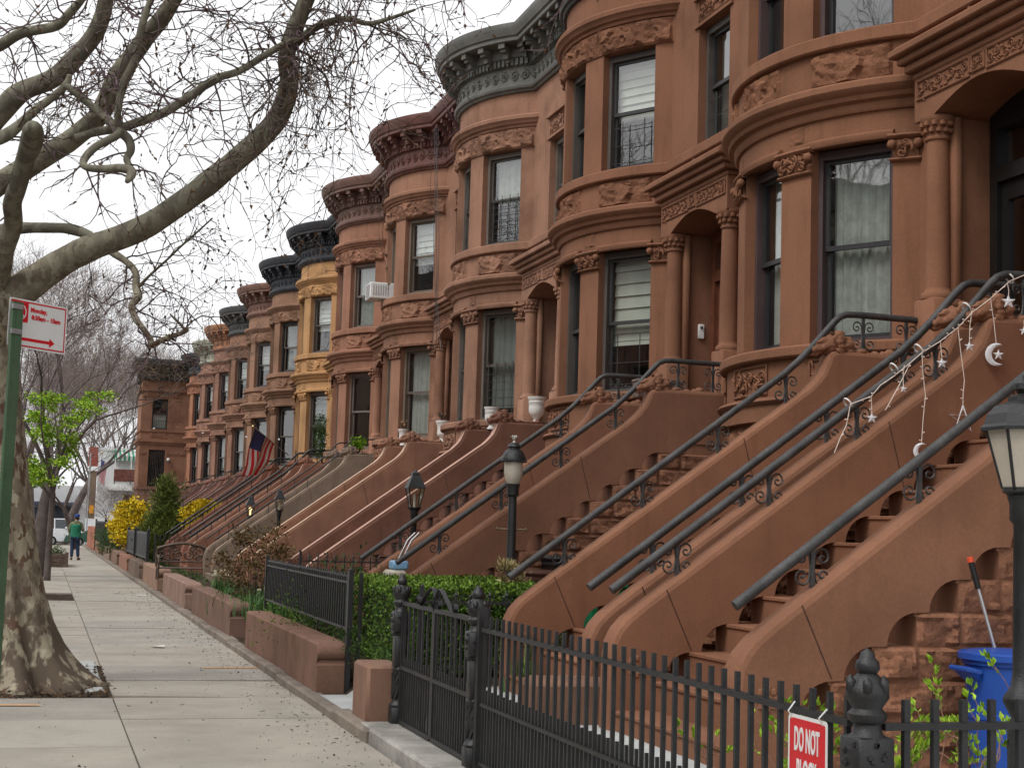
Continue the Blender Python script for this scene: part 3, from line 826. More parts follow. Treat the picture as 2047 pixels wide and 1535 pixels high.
tag(g.build('ground', mat('earth', (.16, .14, .11), .95, .2, 1, 20, .3), smooth=False), kind='structure')
g = MB(); g.box(-9.5, -1.9, -40, 400, -.168, -.15); tag(g.build('road', ASPH, smooth=False), kind='structure')
g = MB(); g.box(-1.88, 200, 98.5, 109.5, -.166, -.15); tag(g.build('cross_road', ASPH, smooth=False), kind='structure')
g = MB()
y = -6
while y < 97.5: g.rbox(-1.9, -1.72, y, y + 2.38, -.3, 0, .015); y += 2.4
tag(g.build('kerb', KERB, smooth=False), kind='structure')
g = MB(); tops = {}
ys = [-5.6 + 1.53 * i for i in range(68)]
for i, y0 in enumerate(ys):
    for j, (x0, x1) in enumerate(((-1.71, .70), (.70, 2.415))):
        y1 = y0 + 1.53
        if y1 > 97.6: continue
        if j == 0 and ((13.9 < (y0 + y1) / 2 < 17.9) or (31.2 < (y0 + y1) / 2 < 34.6) or (52.3 < (y0 + y1) / 2 < 53.7)): continue
        dz = R.uniform(-.004, .004); t = .022 if (j == 1 and 14.0 < y0 + .5 < 16.0) else 0
        e = .006
        vs = [(x0 + e, y0 + e, dz + t), (x1 - e, y0 + e, dz - t * .2), (x1 - e, y1 - e, dz - t * .2), (x0 + e, y1 - e, dz + t * .1)]
        g.add(vs + [(a, b, -.08) for a, b, c in vs], [(0, 1, 2, 3), (0, 4, 5, 1), (1, 5, 6, 2), (2, 6, 7, 3), (3, 7, 4, 0)], R.choice((0, 0, 2, 3)))
for x, y, w, ang in ((2.12, 17.1, .34, .1), (-.22, 13.7, .30, -.05)):
    g.add([(x - w, y - .035 - w * ang, .009), (x + w, y - .03 + w * ang, .009), (x + w * .9, y + .035 + w * ang, .009), (x - w, y + .03 - w * ang, .009)], [(0, 1, 2, 3)], 1)
tag(g.build('sidewalk', [CONC, ORNG, mat('concrete_grey', (.335, .312, .274), .9, .10, 1.5, 45, .25, bdist=.006, spec=.15, spots=.5, stain=.4, stainc=(.22, .20, .175)), mat('concrete_pale', (.385, .352, .302), .9, .10, 1.1, 45, .25, bdist=.006, spec=.15, spots=.5, stain=.35, stainc=(.27, .245, .21))], smooth=False), kind='structure')
g = MB()
def soilbed(x0, x1, y0, y1, z, n=18, amp=.03):
    g.grid([[(x0 + (x1 - x0) * i / n, y0 + (y1 - y0) * j / n, z + amp * noise.noise(V((i * .8, j * .8, x0)))) for i in range(n + 1)] for j in range(n + 1)])
soilbed(-1.71, .72, 14.0, 17.9, -.02, 26); soilbed(-1.71, .72, 31.1, 34.7, -.03); soilbed(-1.71, .72, 52.2, 53.8, -.03)
tag(g.build('tree_pit_soil', SOIL), kind='structure')
g = MB()
yz = lambda x: .07 + .33 * max(0, min(1, (x - 2.75) / .45))
xs = [2.5, 2.75, 2.86, 2.97, 3.08, 3.2, 4, 7.4]
g.grid([[(x, y, yz(x)) for x in xs] for y in (11.3, 12.2)] ); g.grid([[(x, y, yz(x)) for x in xs] for y in (13.75, 97)])
tag(g.build('garden_ground', SOIL), kind='structure')
g = MB()
g.grid([[(x, y, yz(x) + .012) for x in xs] for y in (-4, 2, 11.3)]); g.grid([[(x, y, yz(x) + .012) for x in xs] for y in (12.2, 13.75)])
tag(g.build('forecourt_paving', CONC2), kind='structure')
# worn base course under the garden walls
g = MB(); y = 11.3
while y < 96:
    L_ = R.uniform(.9, 1.9); g.rbox(2.40, 2.56, y, y + L_ - .012, -.1, .085 + R.uniform(-.012, .012), .02); y += L_
tag(g.build('kerb_course', KERB, smooth=False), kind='structure')

# ================================================================ GARDEN WALLS
def low_wall(y0, y1, c, lab, x0=2.50, x1=2.80, h=.535, two=True):
    m = MB()
    def pr(ya, yb, roll):
        if roll:
            p = [(ya + .012, .05), (ya + .012, .325), (ya + .035, .345), (ya + .035, .37)]
            for i in range(7):
                t = -pi * .5 - pi * i / 6; p.append((ya + .09 + .085 * cos(t), h - .09 + .085 * sin(t)))
            p += [(yb, h - .005), (yb, .05)]
        else: p = [(ya, .05), (ya, h - .02), (ya + .015, h - .005), (yb - .015, h - .005), (yb, h - .02), (yb, .05)]
        b = .022
        n = len(p); cx = lambda a: a
        rows = []
        for xx, k in ((x0, 1), (x0 + b, 0), (x1 - b, 0), (x1, 1)):
            rows.append([(xx, a, z - (b if (k and z > h - .2) else 0)) for a, z in p])
        m.grid([r + [r[0]] for r in rows]); m.add(rows[0], [list(range(n))]); m.add(rows[-1], [list(range(n))[::-1]])
    mid = y0 + (y1 - y0) * R.uniform(.42, .6)
    if two: pr(y0, mid - .006, True); pr(mid + .006, y1 - .35, False)
    else: pr(y0, y1 - .35, True)
    pr(y1 - .33, y1, False)
    if two is not None: pass
    o = m.build('garden_wall', mat('gwall', c, .88, .14, 2, 50, .25, streak=.45, streakc=tuple(q * .5 for q in c), spec=.12, stain=.4, stainc=tuple(q * .55 for q in c)), loc=(2.65, y0, 0), ang=35)
    return tag(o, lab, 'wall', 'low garden walls along the sidewalk')
low_wall(13.95, 19.1, (.215, .122, .088), 'low brown garden wall carrying the spiked black fence', two=False)
low_wall(20.75, 26.2, (.205, .125, .096), 'low dark brown garden wall beside the brown leaved bush')
low_wall(27.5, 32.7, (.295, .19, .15), 'pale dusty pink garden wall with white smears on its top')
low_wall(34.3, 39.4, (.31, .195, .14), 'tan pink garden wall just before the iron bench', h=.56)
low_wall(41.0, 46.0, (.215, .155, .12), 'streaked grey brown garden wall under the near panel of solid black fence')
low_wall(47.0, 51.8, (.29, .15, .105), 'reddish garden wall under the far panel of solid black fence')
low_wall(53.6, 57.9, (.22, .14, .105), 'small dark brown garden wall beside the yellow forsythia')
low_wall(59.8, 65.3, (.27, .19, .145), 'grey tan garden wall just beyond the yellow forsythia')
low_wall(71.2, 76.0, (.29, .16, .115), 'orange brown garden wall near the man', h=.62)
low_wall(78.0, 90, (.37, .15, .10), 'tall red garden wall before the corner building', h=1.25, two=False)
m = MB(); m.rbox(2.50, 2.80, 11.72, 12.28, .05, .53, .025)
tag(m.build('gate_pier', mat('pier', (.23, .13, .09), .88, .12, 2, 50, .25, streak=.3), loc=(2.65, 12, 0)), 'short brown stone stub beside the open iron gate leaf', 'pier')
m = MB(); m.rbox(2.44, 2.96, -2, 11.68, -.2, .105, .02)
tag(m.build('fence_kerb', LIMEK, loc=(2.7, 5, 0), smooth=False), 'pale stone kerb carrying the black picket fence and gate', 'kerb')
m = MB(); m.rbox(2.95, 4.2, 9.02, 9.28, .2, .70, .05)
tag(m.build('step_wall', mat('pier2', (.22, .12, .08), .88, .12, 2, 50, .25, streak=.6), loc=(3.4, 9.15, .3)), 'low rounded brown wall between the two nearest stoops behind the fence', 'wall')

# ================================================================ IRONWORK
def newel(x, y, zb, name='newel_post', parent=None, s=1.0):
    m = MB(); q = .062 * s
    m.rbox(x - q, x + q, y - q, y + q, zb, zb + .16, .008)
    m.lathe([(q * 1.0, .15), (q * 1.12, .175), (q * .8, .20), (q * .72, .23), (q * .98, .30), (q * .78, .40), (q * .86, .435), (q * .98, .45), (q * .86, .465)], (x, y, zb), 14)
    for k in range(8):
        a = k * pi / 4
        m.tube([(x + q * .78 * cos(a + t * 1.6), y + q * .78 * sin(a + t * 1.6), zb + .22 + .2 * t) for t in (0, .3, .6, 1)], .012, 5)
    m.rbox(x - q * .78, x + q * .78, y - q * .78, y + q * .78, zb + .45, zb + .71, .006)
    m.lathe([(q * .9, .70), (q * 1.2, .715), (q * 1.2, .73), (q * 1.0, .74)], (x, y, zb), 4)
    m.rbox(x - q * 1.05, x + q * 1.05, y - q * 1.05, y + q * 1.05, zb + .73, zb + .89, .008)
    for sx, sy in ((-1, 0), (0, -1), (1, 0), (0, 1)):
        for k in range(7):
            a, b = R.uniform(-.6, .6) * q, zb + .81 + R.uniform(-.06, .06)
            m.ball((x + sx * q * 1.05 + (a if sy else 0), y + sy * q * 1.05 + (a if sx else 0), b), .012, 6)
    m.lathe([(q * 1.05, .885), (q * .8, .90), (q * .72, .93), (q * 1.02, .945), (q * 1.05, .965), (q * .8, .98), (q * .78, .985), (q * 1.15, 1.02), (q * 1.12, 1.05), (q * .75, 1.085), (q * .5, 1.10), (q * .66, 1.115), (q * .6, 1.14), (q * .42, 1.15), (q * .36, 1.17), (.0, 1.185)], (x, y, zb), 16)
    for k in range(6):
        a = k * pi / 3; m.ball((x + q * .98 * cos(a), y + q * .98 * sin(a), zb + 1.06), .02 * s, 6, 0, (1, 1, 1.6))
    return m.build(name, IRON, parent, ang=50)

def bars(m, A, B, z0, z1, step, t=.011, top=None, off=0.0):
    A = V(A); B = V(B); L_ = (B - A).length; n = max(1, int(L_ / step)); d = (B - A) / L_
    for i in range(n + 1):
        p = A + d * (off + i * (L_ - 2 * off) / n)
        m.box(p.x - t, p.x + t, p.y - t, p.y + t, z0, z1)
        if top == 'spear':
            m.lathe([(t * 1.1, 0), (t * 2.0, .012), (t * .9, .03), (.0, .06)], (p.x, p.y, z1), 5)
            for s_ in (-1, 1):
                m.tube([p + V((0, 0, z1 - .035)) + d * s_ * (.012 + .022 * sin(k)) + V((0, 0, .022 * (1 - cos(k)))) for k in (0, .7, 1.5, 2.2, 3)], .004, 4)
def railbar(m, A, B, z, t=.012, h=.012):
    A = V(A); B = V(B); d = (B - A).normalized(); n = V((-d.y, d.x, 0))
    m.obox(A, d, n, 0, (B - A).length, -t, t, z - h, z + h)

fx = 2.72
f = empty('picket_fence', (fx, 9.4, .1)); tag(f, 'black picket fence in the foreground with red sign tied to its rail', 'fence')
m = MB(); A, B = (fx, 9.26, 0), (fx, 4.70, 0)
bars(m, A, B, .12, 1.07, .1245, .0098, off=.03); bars(m, (fx, 9.19, 0), (fx, 4.77, 0), .12, .61, .1245, .0075, off=.02)
m.build('picket_panel', IRON, f, smooth=False)
m = MB(); railbar(m, A, B, .98, .019, .012); railbar(m, A, B, .515, .017, .011); railbar(m, A, B, .15, .017, .011); m.build('rail', IRON, f, smooth=False)
m = MB(); A, B = (fx + .06, 4.6, 0), (4.9, 4.6, 0)
bars(m, A, B, .12, 1.07, .1245, .0115, off=.09); bars(m, (fx + .12, 4.6, 0), (4.85, 4.6, 0), .12, .61, .1245, .0105, off=.09); m.build('picket_panel', IRON, f, smooth=False)
m = MB(); railbar(m, A, B, .98, .019, .012); railbar(m, A, B, .515, .017, .011); m.build('rail', IRON, f, smooth=False)
newel(fx, 9.42, .07, 'newel_post', f, 1.0); newel(fx, 4.6, .06, 'newel_post', f, 1.05)
m = MB(); m.box(fx - .03, fx + .03, 9.28, 9.34, .1, 1.12); m.build('fence_post', IRON, f, smooth=False)

gt = empty('iron_gate', (fx, 10.5, .1)); tag(gt, 'closed black double gate topped with curled iron bands between two newels', 'gate')
for ya, yb in ((11.48, 10.52), (10.48, 9.50)):
    m = MB()
    for y in (ya, yb): m.box(fx - .018, fx + .018, min(y, y) - .018, y + .018, .13, 1.03)
    A, B = (fx, ya, 0), (fx, yb, 0)
    for z, h in ((1.03, .014), (.54, .014), (.13, .016)): railbar(m, A, B, z, .018, h)
    bars(m, (fx, ya - .05, 0), (fx, yb + .05, 0), .13, 1.03, .125, .008); bars(m, (fx, ya - .11, 0), (fx, yb + .11, 0), .13, .62, .125, .008)
    lf = m.build('gate_leaf', IRON, gt, smooth=False)
    c = MB(); yi = yb if ya > 11 else ya; yo = yi + (.44 if ya > 11 else -.44); sg = 1 if ya > 11 else -1
    def band(pts):
        n = len(pts); rows = [[(fx - .016, y, z) for y, z in pts], [(fx + .016, y, z) for y, z in pts]]
        inner = [[(fx - .016, y, z - .005) for y, z in pts], [(fx + .016, y, z - .005) for y, z in pts]]
        c.grid(rows); c.grid(inner); c.grid([rows[0], inner[0]]); c.grid([rows[1], inner[1]])
    p = [(yo, 1.045), (yo - sg * .12, 1.10), (yo - sg * .23, 1.155)]
    for k in range(9):
        a = pi / 2 + (0 + k * .22) ; p.append((yi + sg * .10 - sg * .10 * sin(k * .2) * 1, 1.115 + .075 * cos(k * .21)))
    p += [(yi + sg * .01, 1.05)]
    band(p)
    for yc in (yi + sg * .07, yo + sg * .06):
        band([(yc + .034 * (1 - .5 * k / 12) * cos(k * .6) * sg, 1.075 + .034 * (1 - .5 * k / 12) * sin(k * .6)) for k in range(13)])
    c.build('iron_band', IRON, lf, ang=60)
newel(fx, 11.58, .07, 'newel_post', gt, 1.0)

lg = empty('gate_leaf_open', (fx, 12.3, .4)); lg.name = 'side_gate'; tag(lg, 'narrow iron gate leaf with spear tops and vine ornament above the stone stub', 'gate')
m = MB(); A, B = (fx, 12.93, 0), (fx, 11.72, 0)
for y in (12.95, 12.80): m.box(fx - .02, fx + .02, y - .02, y + .02, .40, 1.16)
for z in (1.03, .60): railbar(m, A, B, z, .014, .012)
bars(m, A, B, .44, 1.07, .13, .009, 'spear'); m.build('gate_panel', IRON, lg, smooth=False)
c = MB()
for y in (12.5, 12.35):
    c.tube([(fx, y + .03 * sin(k * .9), .62 + .4 * k / 8) for k in range(9)], .008, 5)
    for k in range(10):
        P = V((fx, y + R.uniform(-.06, .06), .65 + .035 * k)); c.leaf(P, (R.uniform(-.4, .4), R.uniform(-1, 1), R.uniform(.2, 1)), .07)
c.build('vine_ornament', IRON, lg)
c = MB()
p = [(1.1, 1.06), (.85, 1.15), (.55, 1.225), (.35, 1.258), (.2, 1.25), (.08, 1.20), (.02, 1.1)]
for sg in (1, -1):
    q = [(11.46 + sg * y, z) for y, z in p]
    rows = [[(fx + .05 - .018, y, z) for y, z in q], [(fx + .05 + .018, y, z) for y, z in q]]
    c.grid(rows); c.grid([[(a, y, z - .005) for a, y, z in r] for r in rows])
c.build('iron_band', IRON, lg, ang=70)

def picket(name, lab, A, B, z0, z1, rails, step, top, t=.009, mt=IRON, post=.02, grp=None, pz=None):
    e = empty(name, ((A[0] + B[0]) / 2, (A[1] + B[1]) / 2, z0)); tag(e, lab, 'fence', grp)
    m = MB(); bars(m, A, B, z0, z1, step, t, top); m.build('picket_panel', mt, e, smooth=False)
    m = MB()
    for z in rails: railbar(m, A, B, z, t * 1.3, t * 1.2)
    m.build('rail', mt, e, smooth=False)
    for P in (A, B):
        m = MB(); m.box(P[0] - post, P[0] + post, P[1] - post, P[1] + post, pz if pz is not None else z0 - .2, z1 + .06); m.ball((P[0], P[1], z1 + .07), post * 1.1, 6)
        m.build('fence_post', mt, e, smooth=False)
    return e
e = picket('spiked_fence', 'black spiked iron fence standing on the nearest low garden wall', (2.78, 19.4, 0), (2.78, 13.98, 0), .64, 1.13, (1.09, .66), .12, 'spear', .009, IRON, .022)
m = MB()
for y in (15.6, 16.6): m = MB(); m.box(2.772, 2.788, y - .008, y + .008, .5, .66); m.build('fence_post', IRON, e, smooth=False)
m = MB(); m.box(2.84, 2.87, 13.80, 13.84, .08, 1.19); m.build('fence_post', IRON, e, smooth=False)
m = MB(); m.box(2.755, 2.80, 13.9, 13.945, .06, 1.21); m.build('fence_post', IRON, e, smooth=False)
picket('cross_fence', 'thin black cross fence with curled tops in front of the dark brown stoop', (2.95, 17.9, 0), (4.12, 17.9, 0), .55, 1.24, (1.19, .75), .105, 'spear', .007, IRON, .014)
picket('cross_fence', 'black cross fence with curled tops before the boxwood hedge', (2.80, 11.25, 0), (4.02, 11.25, 0), .40, 1.10, (1.05, .56), .125, 'spear', .008, IRON, .017)
for y0, y1, lab in ((46.0, 41.4, 'near panel of black fence with solid vertical bars behind the bench'), (51.0, 47.2, 'far panel of black fence beside the yellow forsythia')):
    picket('solid_fence', lab, (2.72, y0, 0), (2.72, y1, 0), .62, 1.30, (1.28, .64), .075, None, .028, IRON, .04, 'solid black fence panels')
picket('cross_fence', 'long low black cross fence behind the iron bench', (2.85, 40.6, 0), (5.2, 40.6, 0), .5, 1.22, (1.15, .62), .12, 'spear', .008, IRON, .02)
picket('far_fence', 'dark iron fence beyond the man beside the tall red wall', (2.55, 77.6, 0), (2.55, 66, 0), .4, 1.55, (1.5, .5), .1, None, .016, IRON, .04)

# ================================================================ LAMPS
LGL = mat('lamp_glass', (.52, .46, .38), .25, .06, 6, 60, .1, spec=.6)
LGL2 = glass_mat('lantern_glass', (.85, .85, .8), 1.5)
GLOW = mat('lamp_flame', (.9, .7, .35), .5, 0, bump=0, emit=((1, .72, .32), 2.2))
BULB = mat('frosted_tube', (.7, .68, .6), .4, 0, bump=0)
def lamp(p, zb, lab, kind, s=1.0):
    x, y, zt = p; H = zt - zb
    e = empty('street_lamp', (x, y, zb)); tag(e, lab, 'lamp post', 'front yard lamp posts')
    m = MB(); r = .045 * s
    hl = .55 * s if kind != 'globe' else .46 * s
    zp = zt - hl
    m.lathe([(r * 2.0, 0), (r * 2.0, .08), (r * 1.5, .12), (r * 1.5, .5), (r * 1.15, .54), (r * 1.9, .60), (r * 1.9, .62), (r * 1.2, .66), (r, .72), (r * .86, zp - zb - .12), (r * 1.25, zp - zb - .10), (r * 1.25, zp - zb - .04), (r * 1.5, zp - zb)], (x, y, zb), 14)
    m.build('pole', IRON, e, ang=40)
    if kind == 'globe':
        m = MB(); m.tube([(x - .14 * s, y, zp - .42), (x + .14 * s, y, zp - .42)], .01, 6); m.ball((x - .14 * s, y, zp - .42), .018, 6); m.ball((x + .14 * s, y, zp - .42), .018, 6)
        m.build('crossbar', mat('tarnished', (.25, .18, .12), .4, .2, 8, 60, .1, metal=.6), e)
        g = MB(); g.lathe([(.055 * s, 0), (.07 * s, .03), (.088 * s, .1), (.085 * s, .21)], (x, y, zp), 18); g.build('lamp_glass', LGL, e, ang=60)
        c = MB()
        c.lathe([(.115 * s, .205), (.12 * s, .215), (.112 * s, .24), (.10 * s, .275), (.078 * s, .31), (.05 * s, .325), (.048 * s, .335), (.062 * s, .345), (.05 * s, .37), (.02 * s, .385)], (x, y, zp), 22)
        for k in range(22):
            a = k * 2 * pi / 22; c.ball((x + .118 * s * cos(a), y + .118 * s * sin(a), zp + .21), .011 * s, 5)
        c.build('lamp_cap', IRON, e, ang=45)
        c = MB(); c.lathe([(.02 * s, .38), (.012 * s, .40), (.022 * s, .425), (.0, .455)], (x, y, zp), 8)
        for k in range(5):
            a = k * 2 * pi / 5; c.tube([(x, y, zp + .41), (x + .022 * cos(a), y + .022 * sin(a), zp + .45), (x + .034 * cos(a), y + .034 * sin(a), zp + .435)], .006, 4)
        c.build('finial', mat('silvered', (.55, .5, .45), .4, .1, 8, 60, .1, metal=.5), e); return e
    n = 4 if kind == 'lantern4' else 6
    off = pi / 4 if n == 4 else pi / 6
    ring = lambda rr, z: [V((x + rr * cos(off + 2 * pi * k / n), y + rr * sin(off + 2 * pi * k / n), zp + z)) for k in range(n)]
    lo, hi = ring(.085 * s, .03 * s), ring(.155 * s, .30 * s)
    g = MB(); g.grid([lo, hi], 0, True); g.build('lamp_glass', LGL2 if kind == 'lantern4' else LGL, e, smooth=False)
    c = MB()
    for a, b in zip(lo, hi): c.tube([a, b], .008 * s, 5)
    c.lathe([(.03 * s, -.02 * s), (.095 * s, .015 * s), (.095 * s, .035 * s), (.0, .036 * s)], (x, y, zp), n)
    c.build('lantern_frame', IRON, e, smooth=False)
    c = MB()
    if kind == 'lantern4':
        r1, r2, r3 = ring(.175 * s, .29 * s), ring(.17 * s, .31 * s), ring(.07 * s, .47 * s)
        c.grid([r1, r2, r3, ring(.075 * s, .475 * s), ring(.07 * s, .50 * s), ring(.04 * s, .515 * s)], 0, True); c.add(ring(.04 * s, .515 * s), [list(range(n))]); c.add(r1, [list(range(n))[::-1]])
        c.lathe([(.03 * s, .51 * s), (.02 * s, .53 * s), (0, .55 * s)], (x, y, zp), 8)
    else:
        prof = ((.178, .285), (.18, .30), (.165, .315), (.15, .36), (.115, .40), (.06, .42), (.06, .44), (.04, .45))
        for i in range(len(prof) - 1): c.grid([ring(prof[i][0] * s, prof[i][1] * s), ring(prof[i + 1][0] * s, prof[i + 1][1] * s)], 0, True)
        c.lathe([(.03 * s, .44 * s), (.018 * s, .455 * s), (.034 * s, .475 * s), (.034 * s, .50 * s), (.012 * s, .53 * s), (0, .545 * s)], (x, y, zp), 10)
    c.build('lamp_cap', IRON, e, ang=30)
    q = MB(); q.lathe([(.018 * s, .03 * s), (.018 * s, .2 * s), (0, .22 * s)], (x, y, zp), 8)
    if ' lit ' in lab: q.ball((x, y, zp + .20 * s), .045 * s, 8)
    q.build('bulb', GLOW if ' lit ' in lab else BULB, e); return e
lamp((4.155, 13.35, 2.51), .38, 'tall black lamp post with frosted bell globe behind the boxwood hedge', 'globe', 1.0)
lamp((4.585, 19.0, 2.38), .38, 'black lamp post with empty four sided lantern before the dark brown stoop', 'lantern4', .95)
q_ = at(560, 977, 30.4); lamp(tuple(q_), .38, 'black lamp post with unlit lantern against the grey stained stoop', 'lantern4', .82)
q_ = at(502, 990, 35.6); lamp(tuple(q_), .38, 'black lamp post with a lit yellow lantern beside the reddish stoop', 'lantern4', .90)
lamp((6.55, 66.0, 2.72), .38, 'far black lamp post above the second yellow forsythia', 'lantern4', 1.1)
pr_ = atD(2043, 745, 6.2); lamp((pr_.x, pr_.y, pr_.z), .38, 'near black lamp post with six sided lantern at the right edge', 'lantern6', .92)

# ================================================================ URNS AND POTS
def urn(x, y, z, h, lab, fl=True, col_=(.74, .72, .68)):
    m = MB(); r = h * .30
    pr = [(.62, 0), (.62, .07), (.5, .09), (.34, .14), (.32, .18), (.45, .21), (.45, .24), (.72, .30), (.95, .42), (1.0, .60), (.95, .72), (1.02, .76), (1.04, .82), (.96, .84), (1.02, .88), (1.14, .95), (1.14, 1.0), (.98, 1.0), (.9, .86), (0, .85)] if fl else [(.62, 0), (.66, .05), (.5, .12), (.42, .2), (.5, .27), (.78, .32), (.86, .42), (.80, .6), (.86, .78), (1.02, .88), (1.12, .95), (1.1, 1.0), (.95, 1.0), (.85, .9), (0, .88)]
    n = 48; rows = []
    for i, (a, b) in enumerate(pr):
        rows.append([(x + r * a * (1 - (.045 * (j % 2) if fl and .3 < b < .74 else 0)) * cos(2 * pi * j / n), y + r * a * (1 - (.045 * (j % 2) if fl and .3 < b < .74 else 0)) * sin(2 * pi * j / n), z + h * b) for j in range(n)])
    m.grid(rows, 0, True); m.add(rows[0], [list(range(n))[::-1]])
    o = m.build('urn', mat('urn', col_, .6, .06, 6, 50, .2, stain=0 if fl else .7, stainc=(.3, .26, .22)), loc=(x, y, z), ang=50)
    return tag(o, lab, 'urn', 'urns on the stoops')
y2, y3 = SS[3][0], SS[4][0]
urn(6.50, y2 + .78, 3.17, .34, 'white fluted urn on the far cheek of the dark brown stoop'); urn(6.72, y2 - .78, 3.17, .39, 'white fluted urn on the near cheek of the dark brown stoop')
urn(6.40, y3 + .70, 3.17, .31, 'squat weathered urn with dried flowers on the pinkish tan stoop', False); urn(6.80, y3 - .72, 3.17, .40, 'tall weathered urn with dead stalks on the pinkish tan stoop', False)
DRY = mat('dry_stems', (.14, .085, .055), .9, .4, 9, 40, .1)
for (x, y, z, c, lab) in ((6.40, y3 + .70, 3.44, (.6, .3, .12), 'dried orange flowers in the squat weathered urn'), (6.80, y3 - .72, 3.53, (.12, .09, .08), 'dead dark stalks in the tall weathered urn')):
    m = MB()
    for k in range(16):
        d = V((R.uniform(-.5, .5), R.uniform(-.5, .5), 1)); L_ = R.uniform(.1, .2); m.tube([V((x, y, z)), V((x, y, z)) + d * L_], .005, 4)
        m.ball(V((x, y, z)) + d * L_, R.uniform(.014, .03), 6, 1 if R.random() < .4 else 0)
    tag(m.build('dried_flowers', [DRY, mat('drybloom', c, .9, .2)], loc=(x, y, z)), lab, 'dried plant')
m = MB(); x, y = 6.62, 15.86
m.rbox(6.36, 6.9, 15.75, 15.95, 3.17, 3.37, .01); m.rbox(6.35, 6.91, 15.74, 15.96, 3.35, 3.385, .008)
tag(m.build('window_box', mat('bronze_box', (.14, .09, .07), .5, .2, 6, 50, .2), loc=(6.6, 15.85, 3.17)), 'brown planter box with bare twigs on the stoop before the red door', 'planter')
# ================================================================ BINS
BLUE = mat('blue_plastic', (.016, .075, .36), .42, .08, 3, 90, .12, spec=.5)
bx, by, bz = 4.80, 6.70, .40
e = empty('recycling_bin', (bx, by, bz)); tag(e, 'round blue lidded recycling bin standing against the rough brown stoop base', 'bin')
m = MB(); m.lathe([(.195, 0), (.20, .02), (.218, .33), (.226, .335), (.226, .36), (.219, .365), (.236, .60), (.25, .605), (.25, .635), (.235, .64)], (bx, by, bz), 40); m.build('body', BLUE, e, ang=40)
m = MB(); m.lathe([(.262, .625), (.268, .63), (.268, .66), (.255, .668), (.25, .662), (.235, .665), (.20, .675), (0, .685)], (bx, by, bz), 40); m.build('lid', BLUE, e, ang=40)
for sg in (-1, 1):
    m = MB(); m.tube([(bx + sg * .235, by - .07, bz + .57), (bx + sg * .31, by - .07, bz + .585), (bx + sg * .31, by + .07, bz + .585), (bx + sg * .235, by + .07, bz + .57)], .014, 8)
    m.add([(bx + sg * .235, by - .075, bz + .52), (bx + sg * .235, by + .075, bz + .52), (bx + sg * .31, by + .07, bz + .58), (bx + sg * .31, by - .07, bz + .58)], [(0, 1, 2, 3)]); m.build('handle', BLUE, e)
m = MB(); rr_ = .2295
bpz = lambda u, v, l=0: (bx + (rr_ + .004 + l) * sin(u / rr_ - .28), by - (rr_ + .004 + l) * cos(u / rr_ - .28), bz + .50 + v)
for k in range(3):
    a = k * 2 * pi / 3 + pi / 2
    c_ = [(.052 * cos(a + t) , .052 * sin(a + t)) for t in (-.62, -.2, .2, .62)]
    for off, w in ((.010, .004), (-.010, .004)):
        m.tube([bpz(u * (1 + off * 12), v * (1 + off * 12)) for u, v in c_], w * .8, 4)
    for t in (-.62, .62): m.tube([bpz(*[q * .88 for q in (.052 * cos(a + t), .052 * sin(a + t))]), bpz(*[q * 1.12 for q in (.052 * cos(a + t), .052 * sin(a + t))])], .0032, 4)
    u, v = .052 * cos(a + .62), .052 * sin(a + .62); tx, ty = -sin(a + .62), cos(a + .62)
    m.tube([bpz(u * 1.3, v * 1.3), bpz(u + tx * .022, v + ty * .022), bpz(u * .7, v * .7)], .0032, 4)
m.build('recycling_symbol', WHITE, e)
T_ = at(1939, 1116, 6.93); B_ = at(1990, 1300, 6.88); B2 = B_ + (B_ - T_).normalized() * ((B_.z - .42) / (T_.z - B_.z) * (T_ - B_).length); H_ = T_ + (B_ - T_) * .33
m = MB(); m.tube([B2, H_], .010, 8); m.tube([H_, T_], .016, 8, 1); m.tube([T_ + (H_ - T_) * .12, T_ + (T_ - H_) * .05], .0172, 8, 2)
tag(m.build('broom', [mat('alu', (.6, .6, .6), .35, 0, bump=0, metal=.8), mat('blk', (.02, .02, .02), .5, 0, bump=0), mat('redgrip', (.75, .10, .04), .5, 0, bump=0)], loc=(4.5, 7.05, .4)), 'grey broom handle with red and black grip leaning behind the blue bin', 'broom')
def wheelie(x, y, z, c, lab, w=.27, h=.9, lab2=True):
    e = empty('wheelie_bin', (x, y, z)); tag(e, lab, 'bin')
    mt = mat('bin_plastic', c, .45, .1, 4, 70, .15, spec=.4)
    m = MB(); b, t = w * .8, w
    m.grid([[(x - b, y - b, z + .05), (x + b, y - b, z + .05), (x + b, y + b, z + .05), (x - b, y + b, z + .05)], [(x - t, y - t, z + h), (x + t, y - t, z + h), (x + t, y + t, z + h), (x - t, y + t, z + h)]], 0, True)
    m.rbox(x - t * 1.07, x + t * 1.07, y - t * 1.07, y + t * 1.07, z + h - .05, z + h, .015); m.build('body', mt, e, ang=30)
    m = MB(); m.rbox(x - t * 1.1, x + t * 1.1, y - t * 1.12, y + t * 1.12, z + h, z + h + .06, .025); m.build('lid', mt, e, ang=30)
    if lab2:
        m = MB(); m.rbox(x - .05, x + .03, y - t - .012, y - t + .02, z + h - .22, z + h - .17, .003); m.build('sticker', WHITE, e, smooth=False)
    for sy in (-1, 1):
        m = MB(); m.tube([(x - t * .8, y + sy * t * .7 - .02, z + .07), (x - t * .8, y + sy * t * .7 + .02, z + .07)], .08, 12); m.build('wheel', IRON, e)
    return e
wheelie(4.80, 14.25, .40, (.085, .035, .022), 'brown wheeled bin beside the rough side of the stoop with the red door', .22, .78)
wheelie(5.15, 14.55, .40, (.015, .015, .016), 'black wheeled bin behind the brown one, partly hidden by a handrail', .22, .92, False)
